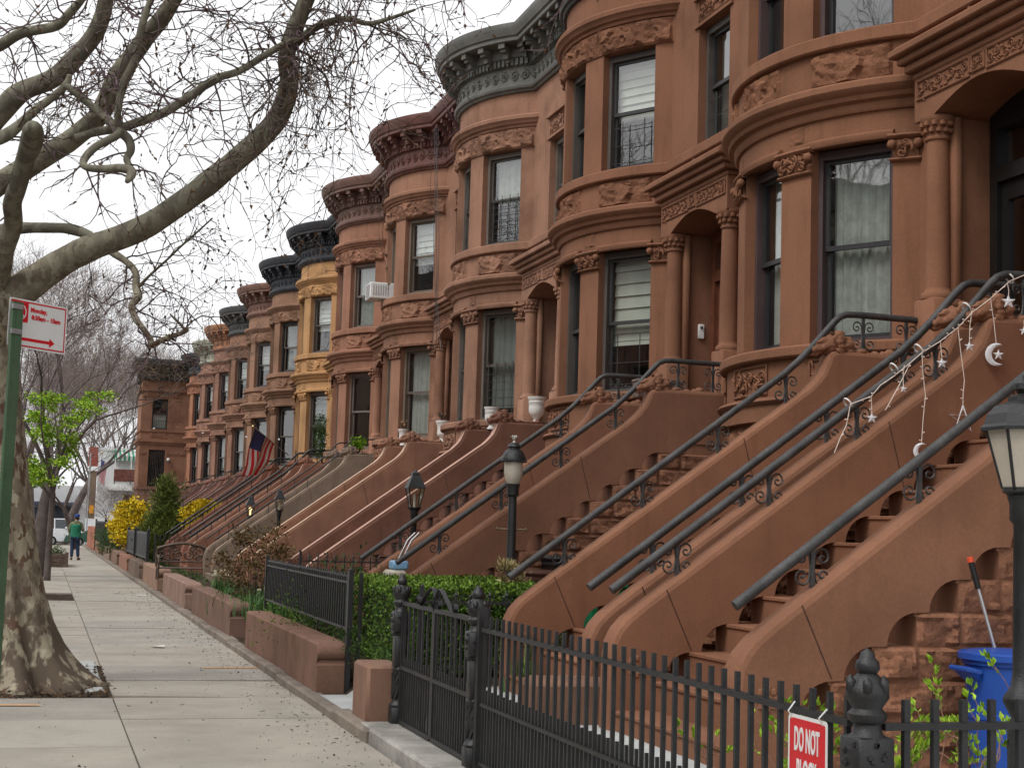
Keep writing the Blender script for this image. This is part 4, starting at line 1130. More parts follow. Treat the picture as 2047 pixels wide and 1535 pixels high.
wheelie(4.72, 12.3, .40, (.012, .20, .085), 'green wheeled bin seen through the scalloped stoop wall', .24, .80, False)
e = empty('hand_truck', (3.85, 16.9, .9)); tag(e, 'folding hand cart with chrome handles and a blue plate on the stoop steps', 'hand cart')
HC = at(800, 1120, 15.9)
m = MB(); m.rbox(HC.x - .10, HC.x + .07, HC.y - .12, HC.y + .12, HC.z - .10, HC.z + .0, .02); m.build('plate', mat('blue_pad', (.22, .42, .62), .5, .1), e)
m = MB()
for yy in (-.09, .09): m.tube([(HC.x - .08, HC.y + yy, HC.z - .25), (HC.x, HC.y + yy, HC.z), (HC.x + .10, HC.y + yy, HC.z + .22), (HC.x + .18, HC.y + yy, HC.z + .30)], .012, 6)
m.build('frame', mat('chrome', (.7, .7, .7), .2, 0, bump=0, metal=1), e)
m = MB(); m.rbox(HC.x - .16, HC.x + .05, HC.y - .14, HC.y + .14, .60, HC.z - .10, .03); m.build('bag', mat('cream_bag', (.55, .5, .4), .8, .1), e)
e.location = (HC.x, HC.y, HC.z - .3)
for q in e.children: q.location = V((3.85, 16.9, .9)) - V(e.location)

# ================================================================ SIGNS
RED = mat('sign_red', (.62, .012, .02), .4, .04, 5, 40, .03, spec=.5); SWHITE = mat('sign_white', (.74, .75, .74), .35, .03, 4, 30, .02, spec=.5)
def place(vs, o, u, w, n, d=.0):
    """flat lettering laid on a board: u across, w up, n out"""
    return [o + u * a + w * b + n * (d + c) for a, b, c in vs]
e = empty('warning_sign', (2.68, 4.97, .75)); tag(e, 'red sign reading DO NOT BLOCK DRIVEWAY tied to the black picket fence', 'sign')
o_, u_, w_, n_ = V((2.694, 4.965, .742)), V((0, -1, 0)), V((0, 0, 1)), V((-1, 0, 0))
m = MB()
def board(m, hw, hh, th, rad, d, mi):
    pts = []
    for cx_, cy_, a0 in ((hw - rad, hh - rad, 0), (-hw + rad, hh - rad, 90), (-hw + rad, -hh + rad, 180), (hw - rad, -hh + rad, 270)):
        for k in range(5): a = D2R(a0 + k * 22.5); pts.append((cx_ + rad * cos(a), cy_ + rad * sin(a)))
    n = len(pts); vs = place([(a, b, 0) for a, b in pts] + [(a, b, th) for a, b in pts], o_, u_, w_, n_, d)
    m.add(vs, [list(range(n))[::-1], list(range(n, 2 * n))] + [(i, (i + 1) % n, n + (i + 1) % n, n + i) for i in range(n)], mi)
board(m, .145, .225, .003, .018, 0, 1); board(m, .132, .212, .0012, .012, .003, 0); m.build('sign_board', [RED, SWHITE], e, smooth=False)
m = MB()
for s_, z, sz in (('DO NOT', .135, .085), ('BLOCK', .02, .085), ('DRIVEWAY', -.10, .078)):
    vs, fs = text_mesh(s_, sz, bold=.002); m.add(place([(a * .55, b * 1.4 + z, c) for a, b, c in vs], o_, u_, w_, n_, .0055), fs)
m.build('lettering', SWHITE, e, smooth=False)
for a in (-.115, .115):
    m = MB(); m.tube([o_ + u_ * a + V((0, 0, .205)), o_ + u_ * a + V((-.02, 0, .235)), o_ + u_ * (a * 1.05) + V((.01, 0, .268))], .003, 5); m.build('wire_tie', SWHITE, e)

sg_ = atD(30, 626, 9.6); gx, gy = sg_.x, sg_.y
az = D2R(46); u_ = V((sin(az), cos(az), 0)); n_ = V((cos(az), -sin(az), 0)); w_ = V((0, 0, 1))
e = empty('parking_sign', (gx, gy, 0)); tag(e, 'white and red street cleaning sign with arrow on a green post at the left', 'sign')
GRN = mat('green_post', (.075, .135, .075), .6, .12, 3, 40, .2, spec=.3, streak=.4, streakc=(.09, .085, .075)); BLK = mat('post_back', (.06, .065, .07), .6, .1)
m = MB(); P0 = V((gx + .02, gy, 0)); m.obox(P0, u_, n_, -.028, .028, 0, .012, -.1, 2.97); m.obox(P0, u_, n_, -.052, -.026, -.012, .008, -.1, 2.97); m.obox(P0, u_, n_, .026, .034, -.012, .008, -.1, 2.97)
m.build('post', [GRN], e, smooth=False)
o_ = V((gx, gy, 2.845)) + u_ * .225 - n_ * .03
m = MB(); board(m, .25, .158, .003, .016, 0, 0); m.build('sign_board', SWHITE, e, smooth=False)
m = MB(); F_ = lambda a, b, c=0: tuple(place([(a, b, c)], o_, u_, w_, n_, .0045)[0])
def rect(a0, a1, b0, b1, d=0): m.add([F_(a0, b0, d), F_(a1, b0, d), F_(a1, b1, d), F_(a0, b1, d)], [(0, 1, 2, 3)])
rect(-.238, .238, .138, .147); rect(-.238, .238, -.147, -.138); rect(.229, .238, -.137, .137); rect(-.238, -.229, -.137, .137)
rect(-.228, -.09, .01, .137); rect(-.2, .105, -.108, -.088); m.add([F_(.105, -.128), F_(.15, -.098), F_(.105, -.068)], [(0, 1, 2)])
for s_, a, b, sz in (('Monday,', .0, .098, .042), ('8:30am - 10am', .065, .05, .042)):
    vs, fs = text_mesh(s_, sz, bold=.0015); m.add(place([(q[0] + a, q[1] + b, q[2]) for q in vs], o_, u_, w_, n_, .005), fs)
m.build('lettering', RED, e, smooth=False)
m = MB(); ringp = [(-.158 + .052 * cos(k * pi / 12), .074 + .052 * sin(k * pi / 12)) for k in range(25)]
for rr2 in (.88,):
    m.grid([[F_(-.158 + (a + .158) * k, .074 + (b - .074) * k, .0012) for a, b in ringp] for k in (1, .84)])
vs, fs = text_mesh('P', .07, bold=.003); m.add(place([(q[0] - .158, q[1] + .074, q[2]) for q in vs], o_, u_, w_, n_, .0062), fs)
m.add([F_(-.195, .10, .003), F_(-.188, .107, .003), F_(-.12, .046, .003), F_(-.127, .039, .003)], [(0, 1, 2, 3)])
m.build('symbol', SWHITE, e, smooth=False)
m = MB()
for z in (2.94, 2.78): m.obox(P0, u_, n_, -.06, .02, -.0, .02, z - .016, z + .016)
m.build('clamp', mat('zinc', (.45, .47, .48), .4, .1, 8, 50, .1, metal=.6), e, smooth=False)
# ================================================================ PLANTS
def leafmats(nm, cols): return [mat(nm, c, .6, .25, 6, 60, .1, spec=.25) for c in cols]
BOX = leafmats('box_leaf', [(.10, .19, .022), (.055, .115, .015), (.17, .27, .03)])
CED = leafmats('cedar_leaf', [(.17, .22, .045), (.10, .14, .03), (.25, .29, .075)])
FOR = leafmats('forsythia', [(.80, .58, .015), (.62, .42, .012), (.12, .14, .02), (.88, .70, .04)])
BRN = leafmats('bronze_leaf', [(.13, .075, .03), (.20, .12, .045), (.08, .07, .025)])
YG = leafmats('spring_leaf', [(.24, .42, .022), (.15, .29, .016), (.36, .52, .04)])
DAF = leafmats('daffodil_leaf', [(.075, .17, .045), (.05, .12, .035), (.14, .24, .05)])
IVY = leafmats('groundcover', [(.05, .11, .025), (.09, .16, .03), (.035, .075, .018)])
BARK = mat('twig_bark', (.085, .06, .045), .9, .3, 8, 60, .3)
PETAL = mat('petal', (.80, .68, .10), .6, .1, 8, 40, .05); PALE = mat('pale_petal', (.72, .70, .52), .6, .1, 8, 40, .05)
def pick(ws):
    x = R.random() * sum(ws)
    for i, w in enumerate(ws):
        x -= w
        if x < 0: return i
    return 0
def lf(mb, p, d, s, ws, wid=.55): mb.leaf(p, d, s, pick(ws), wid)
def nrm(p, f): return noise.noise(V(p) * f)

m = MB()          # clipped boxwood hedge
for i in range(19000):
    f = R.random()
    x, y = R.uniform(2.88, 4.28), R.uniform(12.05, 14.4)
    zt = 1.15 + .035 * nrm((x, y, 0), 5)
    if f < .5: z = zt - abs(R.gauss(0, .05))
    elif f < .8: y = 12.05 + abs(R.gauss(0, .05)) + .04 * nrm((x, 0, 1), 6); z = R.uniform(.42, zt)
    elif f < .92: x = 2.88 + abs(R.gauss(0, .05)); z = R.uniform(.42, zt)
    else: x = 4.28 - abs(R.gauss(0, .05)); z = R.uniform(.42, zt)
    hi = z > zt - .07
    lf(m, (x, y, z), (R.gauss(0, .6), R.gauss(0, .6) - .2, R.gauss(.5, .5)), R.uniform(.022, .042), (2, 1, 3) if hi else (2, 3, .5), .7)
h = m.build('foliage', BOX, None, smooth=False, loc=(3.6, 12.8, .4))
e = empty('boxwood_hedge', (3.6, 12.8, .4)); h.parent = e; h.location = (0, 0, 0); tag(e, 'clipped bright green boxwood hedge behind the iron gate', 'hedge')
m = MB(); m.rbox(2.97, 4.2, 12.14, 14.3, .35, 1.08, .1); ORG[e.name] = V((3.6, 12.8, .4)); m.build('stem', mat('hedge_shade_core', (.02, .028, .01), 1, .3), e)  # near-black block painting the shade between the leaves, not a real stem

def bush(lab, c, rad, n, size, mats, ws, name='bush', shape=None, stems=9, zb=.38, cat='bush', gap=.15, wid=.55, stemmat=BARK, up=.3):
    """leaves gathered in clumps along branching stems"""
    c = V(c); e = empty(name, (c.x, c.y, zb)); tag(e, lab, cat)
    st = MB(); fo = MB(); tips = []
    for k in range(stems):
        a = k * 2.4; d = V((cos(a) * R.uniform(.3, 1), sin(a) * R.uniform(.3, 1), R.uniform(.8, 2.0))).normalized()
        p = V((c.x + .05 * cos(a), c.y + .05 * sin(a), zb)); L_ = R.uniform(.7, 1.05)
        pts = [p]
        for i in range(6):
            q = pts[-1] + V((d.x * rad[0], d.y * rad[1], d.z * (c.z + rad[2] - zb) * .62)) * (L_ / 6) + V((R.gauss(0, .02), R.gauss(0, .02), 0)) * rad[0]
            pts.append(q); tips.append(q)
        st.tube(pts, [.012 * (1 - .12 * i) for i in range(7)], 4)
    ncl = max(12, n // 26); cl = []
    while len(cl) < ncl:
        u = V((R.uniform(-1, 1), R.uniform(-1, 1), R.uniform(-1, 1)))
        l = u.length
        if l > 1 or l < R.uniform(0, .9): continue
        if shape and not shape(u): continue
        p = c + V((u.x * rad[0], u.y * rad[1], u.z * rad[2]))
        if nrm(p, 2.3 / max(rad)) < -gap: continue
        cl.append(p)
    for p in cl:
        s_ = R.uniform(.5, 1.1) * max(rad) * .11; k = pick(ws)
        for q in range(26):
            v = V((R.gauss(0, 1), R.gauss(0, 1), R.gauss(0, .8))) * s_
            fo.leaf(p + v, (v.normalized() if v.length > 0 else V((0, 0, 1))) + V((R.gauss(0, .4), R.gauss(0, .4), R.gauss(up, .4))), size * R.uniform(.6, 1.3), k if R.random() < .6 else pick(ws), wid)
    if stems: st.build('stem', stemmat, e)
    fo.build('foliage', mats, e, smooth=False)
    return e, cl
cone = lambda u: math.hypot(u.x, u.y) < (1.05 - (u.z + 1) * .47)
bush('bronze leaved bush with sparse branches above the dark brown garden wall', (3.05, 22.3, 1.02), (.58, .62, .62), 2600, .055, BRN, (3, 2, 2), gap=.0, stems=22)
p = at(335, 1010, 43); bush('feathery green juniper tree behind the solid black fence panels', (at(333, 1010, 48.5).x, 48.5, 1.62), (.82, .8, 1.36), 17000, .14, CED, (3, 2, 2), 'juniper', cone, 5, cat='tree', wid=.32, up=.8, gap=.5)
p = at(262, 1050, 47.5); bush('big yellow forsythia bush spilling over the reddish garden wall', (at(262, 1050, 57).x, 57, 1.52), (.72, .95, .86), 10000, .085, FOR, (4, 2, 1.4, 2), 'forsythia_bush', None, 14, wid=.8, gap=.35)
p = at(405, 1030, 46.5); bush('second yellow forsythia bush beyond the bold black stoop rails', (p.x, 46.5, 1.75), (.58, .7, .52), 5000, .085, FOR, (4, 2, 1, 2), 'forsythia_bush', None, 12, wid=.8, gap=.35)
p = at(222, 1060, 56); bush('dark green shrub just left of the yellow forsythia', (p.x, 58, .85), (.55, .9, .5), 1700, .06, IVY, (2, 2, 3), stems=8)
p = at(640, 880, 38.2); bush('tall narrow green topiary on the reddish stoop', (6.5, 5 * PITCH + Y0 + YD - .95, 3.85), (.11, .11, .62), 1600, .04, IVY, (3, 1, 2), 'topiary', None, 2, 3.2, 'topiary', gap=.8)
bush('small fresh green plant on the grey stained stoop', (6.35, 4 * PITCH + Y0 + YD - .9, 3.40), (.16, .16, .13), 500, .06, YG, (1, 1, 1), 'pot_plant', None, 4, 3.18, 'plant', gap=.8)
bush('low green heath plant beside the hedge behind the spiked fence', (3.05, 13.9, .52), (.32, .5, .18), 1900, .035, IVY, (2, 2, 1), 'heath_plant', None, 6, .36, 'plant', wid=.3, up=.8, gap=.6)
bush('green shrub trailing under the spiked iron fence', (2.99, 17.0, .50), (.22, 1.9, .26), 2400, .035, BOX, (2, 2, 1), 'trailing_shrub', None, 8, .36, 'shrub', gap=.05)
bush('dark leafy shrub filling the yard behind the spiked iron fence', (3.35, 16.3, .72), (.45, 1.7, .36), 3200, .045, IVY, (2, 1, 3), 'yard_shrub', None, 10, .38, 'shrub', gap=.1)
bush('pale feathery tuft of dry grass above the boxwood hedge', (4.02, 12.9, 1.22), (.09, .09, .13), 260, .08, leafmats('straw', [(.42, .33, .16), (.5, .42, .22), (.33, .25, .12)]), (1, 1, 1), 'dry_tuft', None, 3, 1.0, 'grass tuft', wid=.15, up=1.2, gap=.9)
def strap(lab, cx_, cy_, rx, ry, n, h, name='daffodils', fl=None, nf=0, zb=.38, cat='plant'):
    e = empty(name, (cx_, cy_, zb)); tag(e, lab, cat); m = MB(); f = MB()
    for i in range(n):
        x, y = cx_ + R.gauss(0, rx * .5), cy_ + R.gauss(0, ry * .5); a = R.uniform(0, 6.3); b = R.uniform(.02, .16); hh = h * R.uniform(.6, 1.1); w = R.uniform(.006, .012)
        s_ = V((-sin(a), cos(a), 0)) * w; d = V((cos(a), sin(a), 0)); k = pick((3, 2, 1)); pts = []
        for t in (0, .4, .75, 1): pts.append(V((x, y, zb)) + d * b * t * t * 1.3 + V((0, 0, hh * (t - .25 * t * t * b * 5))))
        m.grid([[q - s_ * (1 - i_ * .28), q + s_ * (1 - i_ * .28)] for i_, q in enumerate(pts)], k)
    m.build('leaf', DAF, e, smooth=False)
    if nf:
        for i in range(nf):
            x, y, z = cx_ + R.gauss(0, rx * .45), cy_ + R.gauss(0, ry * .45), zb + h * R.uniform(.85, 1.15)
            for k in range(6):
                a = k * pi / 3; f.leaf((x, y, z), (cos(a), sin(a) - .3, R.uniform(-.1, .4)), .035, 0, .8)
            f.lathe([(.008, 0), (.014, .02)], (x, y - .01, z), 6)
        f.build('flower', fl or PETAL, e, smooth=False)
strap('green daffodil leaves with one yellow bloom between hedge and fence post', 2.98, 12.45, .14, .22, 70, .52, nf=2, zb=.28)
strap('tulip leaves and buds in the yard behind the dark brown garden wall', 3.05, 20.6, .45, 1.2, 520, .36, 'tulip_leaves', PALE, 7)
strap('bed of daffodil leaves beneath the bronze leaved bush', 3.1, 23.6, .5, 1.2, 420, .34, 'daffodil_leaves', PETAL, 2)
strap('pale yellow narcissus clump beside the bronze leaved bush', 2.92, 25.6, .16, .35, 150, .40, 'narcissus', PALE, 30)
strap('daffodil leaves seen through the closed double gate', 3.5, 10.9, .10, .15, 40, .5, zb=.38)
m = MB()
for i in range(5200):
    y = R.uniform(13.8, 60); x = 2.86 + abs(R.gauss(0, .5))
    if nrm((x, y, 0), .8) < -.1: continue
    lf(m, (x, y, yz(x) + R.uniform(0, .05)), (R.gauss(0, 1), R.gauss(0, 1), 1), R.uniform(.03, .07), (2, 2, 2))
tag(m.build('ground_cover', IVY, smooth=False), kind='stuff')
m = MB(); x = 2.9
while x < 3.75: m.rbox(x, x + .10, 11.78, 11.90, .30, .43 + R.uniform(0, .02), .025); x += .108
y = 11.95
while y < 12.1: m.rbox(3.7, 3.82, y, y + .1, .3, .43, .025); y += .108
# open-growing budding shrub in the foreground
e = empty('budding_shrub', (3.6, 5.3, .38)); tag(e, 'bare pinkish shrub with small lime green buds behind the fence at lower right', 'shrub')
st = MB(); lv = MB()
def twigplant(p, d, L_, r, lvl):
    pts = [V(p)]; n = 6
    for i in range(n):
        d = (d + V((R.gauss(0, .16), R.gauss(0, .16), R.gauss(.05, .12)))).normalized(); pts.append(pts[-1] + d * L_ / n)
        if lvl and i > 1 and R.random() < .55:
            dd = (d + V((R.gauss(0, .7), R.gauss(0, .7), R.gauss(.1, .5)))).normalized(); twigplant(pts[-1], dd, L_ * R.uniform(.3, .55), r * .6, lvl - 1)
        if i > 1 and R.random() < .5:
            for q in range(R.randint(1, 3)): lv.leaf(pts[-1], d + V((R.gauss(0, .5), R.gauss(0, .5), R.gauss(.3, .4))), R.uniform(.018, .042), pick((2, 1, 2)), .5)
    for q in range(4): lv.leaf(pts[-1], d + V((R.gauss(0, .4), R.gauss(0, .4), .4)), R.uniform(.025, .05), pick((2, 1, 2)), .45)
    st.tube(pts, [r * (1 - .1 * i) for i in range(n + 1)], 4)
for k in range(26):
    x, y = R.uniform(2.95, 4.0), R.uniform(4.8, 6.6)
    twigplant((x, y, .36), V((R.gauss(0, .45), R.gauss(0, .4), 1)).normalized(), R.uniform(.28, .48) * (1.25 if x > 3.4 and y < 5.8 else 1), .006, 2)
st.build('stem', mat('pink_bark', (.24, .13, .09), .8, .2, 9, 60, .2), e); lv.build('foliage', YG, e, smooth=False)

# ================================================================ TREES
def curve(pts, n):
    """Catmull-Rom through (point, radius) pairs"""
    out = []; k = len(pts)
    for i in range(k - 1):
        p0, p1, p2, p3 = pts[max(i - 1, 0)], pts[i], pts[i + 1], pts[min(i + 2, k - 1)]
        for j in range(n):
            t = j / n; t2, t3 = t * t, t * t * t
            P = (p1[0] * 2 + (p2[0] - p0[0]) * t + (p0[0] * 2 - p1[0] * 5 + p2[0] * 4 - p3[0]) * t2 + (p1[0] * 3 - p0[0] - p2[0] * 3 + p3[0]) * t3) * .5
            out.append((P, p1[1] + (p2[1] - p1[1]) * t))
    out.append(pts[-1]); return out
def plane_bark():
    m = bpy.data.materials.new('plane_bark'); m.use_nodes = True; nt = m.node_tree; N = nt.nodes; L = nt.links; b = N['Principled BSDF']; b.inputs['Roughness'].default_value = .9; b.inputs['Specular IOR Level'].default_value = .15
    g = N.new('ShaderNodeNewGeometry'); mp = N.new('ShaderNodeMapping'); mp.inputs['Scale'].default_value = (1, 1, .55); L.new(g.outputs['Position'], mp.inputs[0])
    def nz(s, d=4, r=.55):
        n = N.new('ShaderNodeTexNoise'); n.inputs['Scale'].default_value = s; n.inputs['Detail'].default_value = d; n.inputs['Roughness'].default_value = r; L.new(mp.outputs[0], n.inputs['Vector']); return n.outputs['Fac']
    def step(f, a, w):
        r = N.new('ShaderNodeMapRange'); r.inputs[1].default_value = a; r.inputs[2].default_value = a + w; L.new(f, r.inputs[0]); return r.outputs[0]
    def mix(f, a, c):
        x = N.new('ShaderNodeMix'); x.data_type = 'RGBA'; L.new(f, x.inputs[0])
        for q, s in ((a, x.inputs[6]), (c, x.inputs[7])):
            if isinstance(q, tuple): s.default_value = (*q, 1)
            else: L.new(q, s)
        return x.outputs[2]
    sp = N.new('ShaderNodeSeparateXYZ'); L.new(g.outputs['Position'], sp.inputs[0])
    base = mix(step(nz(7, 4), .47, .05), (.31, .27, .195), (.21, .172, .125))
    base = mix(step(nz(11, 4, .55), .545, .02), base, (.135, .082, .058))          # flakes still hanging on
    base = mix(step(nz(9.5, 4, .55), .56, .025), base, (.40, .355, .26))
    hi = N.new('ShaderNodeMapRange'); hi.inputs[1].default_value = 3.2; hi.inputs[2].default_value = 4.6; L.new(sp.outputs[2], hi.inputs[0])
    limb = mix(step(nz(6.5, 5, .6), .46, .05), (.235, .222, .165), (.155, .143, .108))
    base = mix(hi.outputs[0], base, limb)
    lo = N.new('ShaderNodeMapRange'); lo.inputs[1].default_value = 1.3; lo.inputs[2].default_value = .5; L.new(sp.outputs[2], lo.inputs[0])
    ma = N.new('ShaderNodeMath'); ma.operation = 'MULTIPLY'; L.new(lo.outputs[0], ma.inputs[0]); L.new(step(nz(7), .42, .1), ma.inputs[1])
    base = mix(ma.outputs[0], base, (.115, .088, .065))
    L.new(base, b.inputs['Base Color'])
    bu = N.new('ShaderNodeBump'); bu.inputs['Strength'].default_value = .8; bu.inputs['Distance'].default_value = .02; L.new(nz(14, 6, .65), bu.inputs['Height']); L.new(bu.outputs[0], b.inputs['Normal'])
    return m
PLANE = plane_bark(); TWIG = mat('twig', (.115, .088, .072), .9, .3, 5, 50, .2); TWIG2 = mat('twig_pinkish', (.17, .115, .125), .9, .3, 5, 50, .2); BUD = mat('seed_and_bud', (.20, .115, .06), .9, .4, 9, 40, .1)
TX, TY = -.06, 15.5
tree = empty('plane_tree', (TX, TY, 0)); tag(tree, 'big mottled plane tree on the sidewalk, its bare limbs reaching over the street', 'tree')
m = MB(); n = 72; rows = []
zs = [-.1, 0, .06, .14, .25, .4, .6, .9, 1.3, 1.8, 2.4, 3.0, 3.4, 3.7, 3.95]
for z in zs:
    r0 = .275 + .40 * math.exp(-max(z, 0) / .36) + .07 * math.exp(-max(z, 0) / 1.3) - .008 * z
    cx_ = TX - .10 - .135 * z; cy_ = TY
    row = []
    for j in range(n):
        a = 2 * pi * j / n
        fl = math.exp(-max(z, 0) / .6)
        rr_ = r0 * (1 + fl * (.34 * abs(cos(4.5 * a + .6)) - .16 + .12 * cos(4 * a + 2) + .08 * cos(13 * a)) + .05 * noise.noise(V((cos(a) * 1.4, sin(a) * 1.4, z * .9))))
        row.append((cx_ + rr_ * cos(a), cy_ + rr_ * sin(a), z))
    rows.append(row)
m.grid(rows, 0, True)
for a, L_ in ((-.35, .95), (-1.2, .75), (-2.0, .7), (.5, .7), (-2.7, .6)):    # surface roots
    pts = [(V((TX + cos(a) * d, TY + sin(a) * d, .22 - .30 * (d / L_) ** .7 + .02)), .15 * (1 - d / L_) + .03) for d in (.3, .45, .6, .8, L_)]
    c_ = curve(pts, 3); m.tube([q[0] for q in c_], [q[1] for q in c_], 8)
LIMBS = {}
def limb(key, pts, y0, y1, n=8, seg=5, mb=m):
    P = []
    for i, (x, y, w) in enumerate(pts):
        Y = y0 + (y1 - y0) * i / max(1, len(pts) - 1); q = at(x, y, Y); P.append((q, w * .5 / FPX * (q - EYE).dot(_F)))
    c_ = curve(P, seg); LIMBS[key] = c_
    pts_ = [q[0] + V((noise.noise(q[0] * 2.2), noise.noise(q[0] * 2.2 + V((9, 0, 0))), noise.noise(q[0] * 2.2 + V((0, 9, 0))))) * q[1] * .22 for q in c_]
    mb.tube(pts_, [q[1] * (1 + .10 * noise.noise(q[0] * 4)) for q in c_], n)
limb('A', [(-30, 680, 90), (5, 615, 84), (52, 573, 66), (131, 522, 55), (215, 484, 50), (322, 435, 48), (438, 350, 46), (520, 275, 44), (562, 225, 42), (578, 165, 39), (572, 115, 35), (588, 60, 34), (612, 0, 32), (640, -70, 28), (660, -160, 24)], 15.4, 12.6, 14)
limb('A2', [(577, 100, 20), (604, 75, 17), (640, 50, 14), (692, 38, 13), (737, 48, 11), (778, 38, 8), (830, 20, 5)], 13.5, 12.5)
limb('B', [(-30, 660, 70), (-10, 570, 52), (6, 505, 42), (26, 450, 38), (24, 410, 36), (36, 370, 36), (52, 320, 38), (62, 285, 46), (66, 262, 42), (67, 250, 22)], 15.3, 12.6, 12)
limb('C', [(-60, 420, 52), (-10, 372, 46), (70, 325, 43), (150, 272, 41), (197, 232, 40), (238, 150, 38), (287, 80, 36), (325, 35, 34), (355, -10, 30), (400, -80, 24)], 15.2, 13.0, 12)
limb('D', [(-60, 300, 50), (0, 225, 46), (40, 188, 41), (103, 160, 38), (147, 120, 36), (185, 75, 35), (207, 27, 33), (214, -20, 30), (225, -90, 26)], 16.0, 14.6, 12)
limb('E', [(-40, 100, 28), (0, 90, 24), (45, 66, 21), (113, 52, 20), (139, 27, 18), (166, -5, 15), (190, -50, 12)], 13.8, 13.0, 9)
limb('F', [(-30, 285, 34), (10, 272, 28), (40, 250, 20), (70, 222, 18), (113, 190, 16), (135, 168, 15), (140, 150, 10)], 13.6, 13.4, 9)
limb('G', [(133, 172, 13), (178, 208, 14), (219, 242, 18), (239, 262, 20), (258, 280, 19), (262, 300, 17), (254, 318, 15), (262, 335, 12)], 13.4, 13.1, 9)
limb('H', [(150, 275, 14), (200, 262, 17), (239, 256, 19), (270, 246, 18), (325, 226, 18), (376, 195, 18), (427, 160, 16), (479, 143, 15), (530, 112, 14), (570, 88, 13), (620, 66, 9)], 13.6, 13.1, 9)
limb('I', [(239, 262, 17), (235, 222, 14), (246, 170, 18), (270, 120, 18), (284, 50, 15), (297, 10, 12), (310, -40, 9)], 13.2, 12.8, 9)
limb('J', [(239, 262, 18), (232, 272, 17), (191, 294, 16), (168, 321, 15), (173, 335, 14), (205, 338, 16), (239, 336, 17), (262, 342, 20), (262, 352, 19), (254, 364, 9)], 13.1, 12.7, 9)
limb('L', [(-30, 470, 30), (10, 460, 27), (45, 457, 24), (98, 457, 22), (137, 459, 22), (176, 470, 20), (205, 490, 18), (230, 509, 16), (254, 525, 14), (271, 546, 14), (273, 576, 16), (277, 592, 18), (264, 611, 14), (270, 634, 14), (283, 654, 12), (299, 677, 13), (305, 690, 13), (322, 681, 11), (342, 673, 12), (371, 662, 9), (374, 655, 5)], 16.6, 14.4, 9)
limb('M', [(279, 572, 7), (300, 550, 6), (332, 521, 5), (360, 494, 4.5), (390, 468, 4), (425, 436, 3)], 15.2, 14.4, 6)
limb('N', [(640, -80, 24), (720, -120, 18), (830, -140, 14), (960, -120, 10), (1080, -90, 6)], 12.8, 12.0, 8)
limb('O', [(371, 662, 6), (362, 650, 6), (350, 638, 5), (340, 628, 3)], 14.5, 14.4, 6)
m.build('trunk', PLANE, tree, ang=80)
tw = MB(); nseg = [0]
def twig(p, d, L_, r, lvl, mi=0, droop=.0, seeds=True):
    n = max(3, int(L_ / .085)); pts = [V(p)]
    for i in range(n):
        d = (d + V((R.gauss(0, .27), R.gauss(0, .27), R.gauss(-droop, .27)))).normalized(); q = pts[-1] + d * (L_ / n); pts.append(q)
        if lvl and R.random() < (.62 if lvl > 1 else .5):
            dd = (d * .7 + V((R.gauss(0, .7), R.gauss(0, .7), R.gauss(0, .6)))).normalized()
            twig(q, dd, L_ * R.uniform(.25, .55), r * .62, lvl - 1, mi, droop * .8)
        if lvl < 2 and R.random() < .26:
            s_ = R.uniform(.007, .019); tw.add([q + V((s_, 0, 0)), q + V((-s_ * .5, s_, 0)), q + V((-s_ * .5, -s_, 0)), q + d * s_ * 2.2, q - d * s_ * .6], [(0, 1, 3), (1, 2, 3), (2, 0, 3), (0, 4, 1), (1, 4, 2), (2, 4, 0)], 2)
    nseg[0] += n
    tw.tube(pts, [max(.0022, r * (1 - .75 * i / n)) for i in range(n + 1)], 3, mi, False)
def spray(key, cnt, L_, a=0, b=1, droop=.05, spread=.9, up=0.0, lvl=2, r=.011):
    c_ = LIMBS[key]; k = len(c_)
    for i in range(cnt):
        f = a + (b - a) * (i + R.random()) / cnt; j = min(k - 2, int(f * (k - 1))); p, rr_ = c_[j]; t = (c_[j + 1][0] - p).normalized()
        d = (t * .5 + V((R.gauss(0, spread), R.gauss(0, spread * .6), R.gauss(up, spread)))).normalized()
        twig(p + d * rr_ * .5, d, L_ * R.uniform(.5, 1.2), min(r, rr_ * .5), lvl, 1 if R.random() < .45 else 0, droop)
spray('A', 26, 1.0, .62, 1, .05, .9); spray('A', 6, .8, .3, .62, .08); spray('A2', 22, 1.0, .2, 1, .10, .9); spray('H', 24, .85, .35, 1, .10); spray('I', 12, .8, .2, 1, .04)
spray('C', 20, .9, .35, 1, .04); spray('D', 19, .9, .2, 1, .04); spray('E', 18, .8, 0, 1, .04); spray('F', 9, .7); spray('G', 7, .6, droop=.1); spray('J', 8, .6, droop=.1)
spray('B', 4, .45, .4, .9); spray('L', 16, .8, .35, 1, .05, .8); spray('M', 20, .65, .2, 1, .05); spray('N', 9, .9, 0, .8, .3, .5, -.6); spray('O', 5, .6)
for x, y, L_ in ((1040, -60, .5), (1140, -30, .75), (1180, -70, .35), (560, 60, 1.6), (470, 145, 1.5), (655, 60, 1.8), (700, 45, 1.9), (770, 40, 1.1), (610, 90, 1.6)):
    twig(at(x, y, 12.6), V((R.gauss(.1, .15), R.gauss(0, .1), -1)).normalized(), L_, .008, 2 if L_ > 1 else 1, 1 if L_ < 1.5 else 0, .12)
tw.build('crown', [TWIG, TWIG2, BUD], tree, smooth=False)

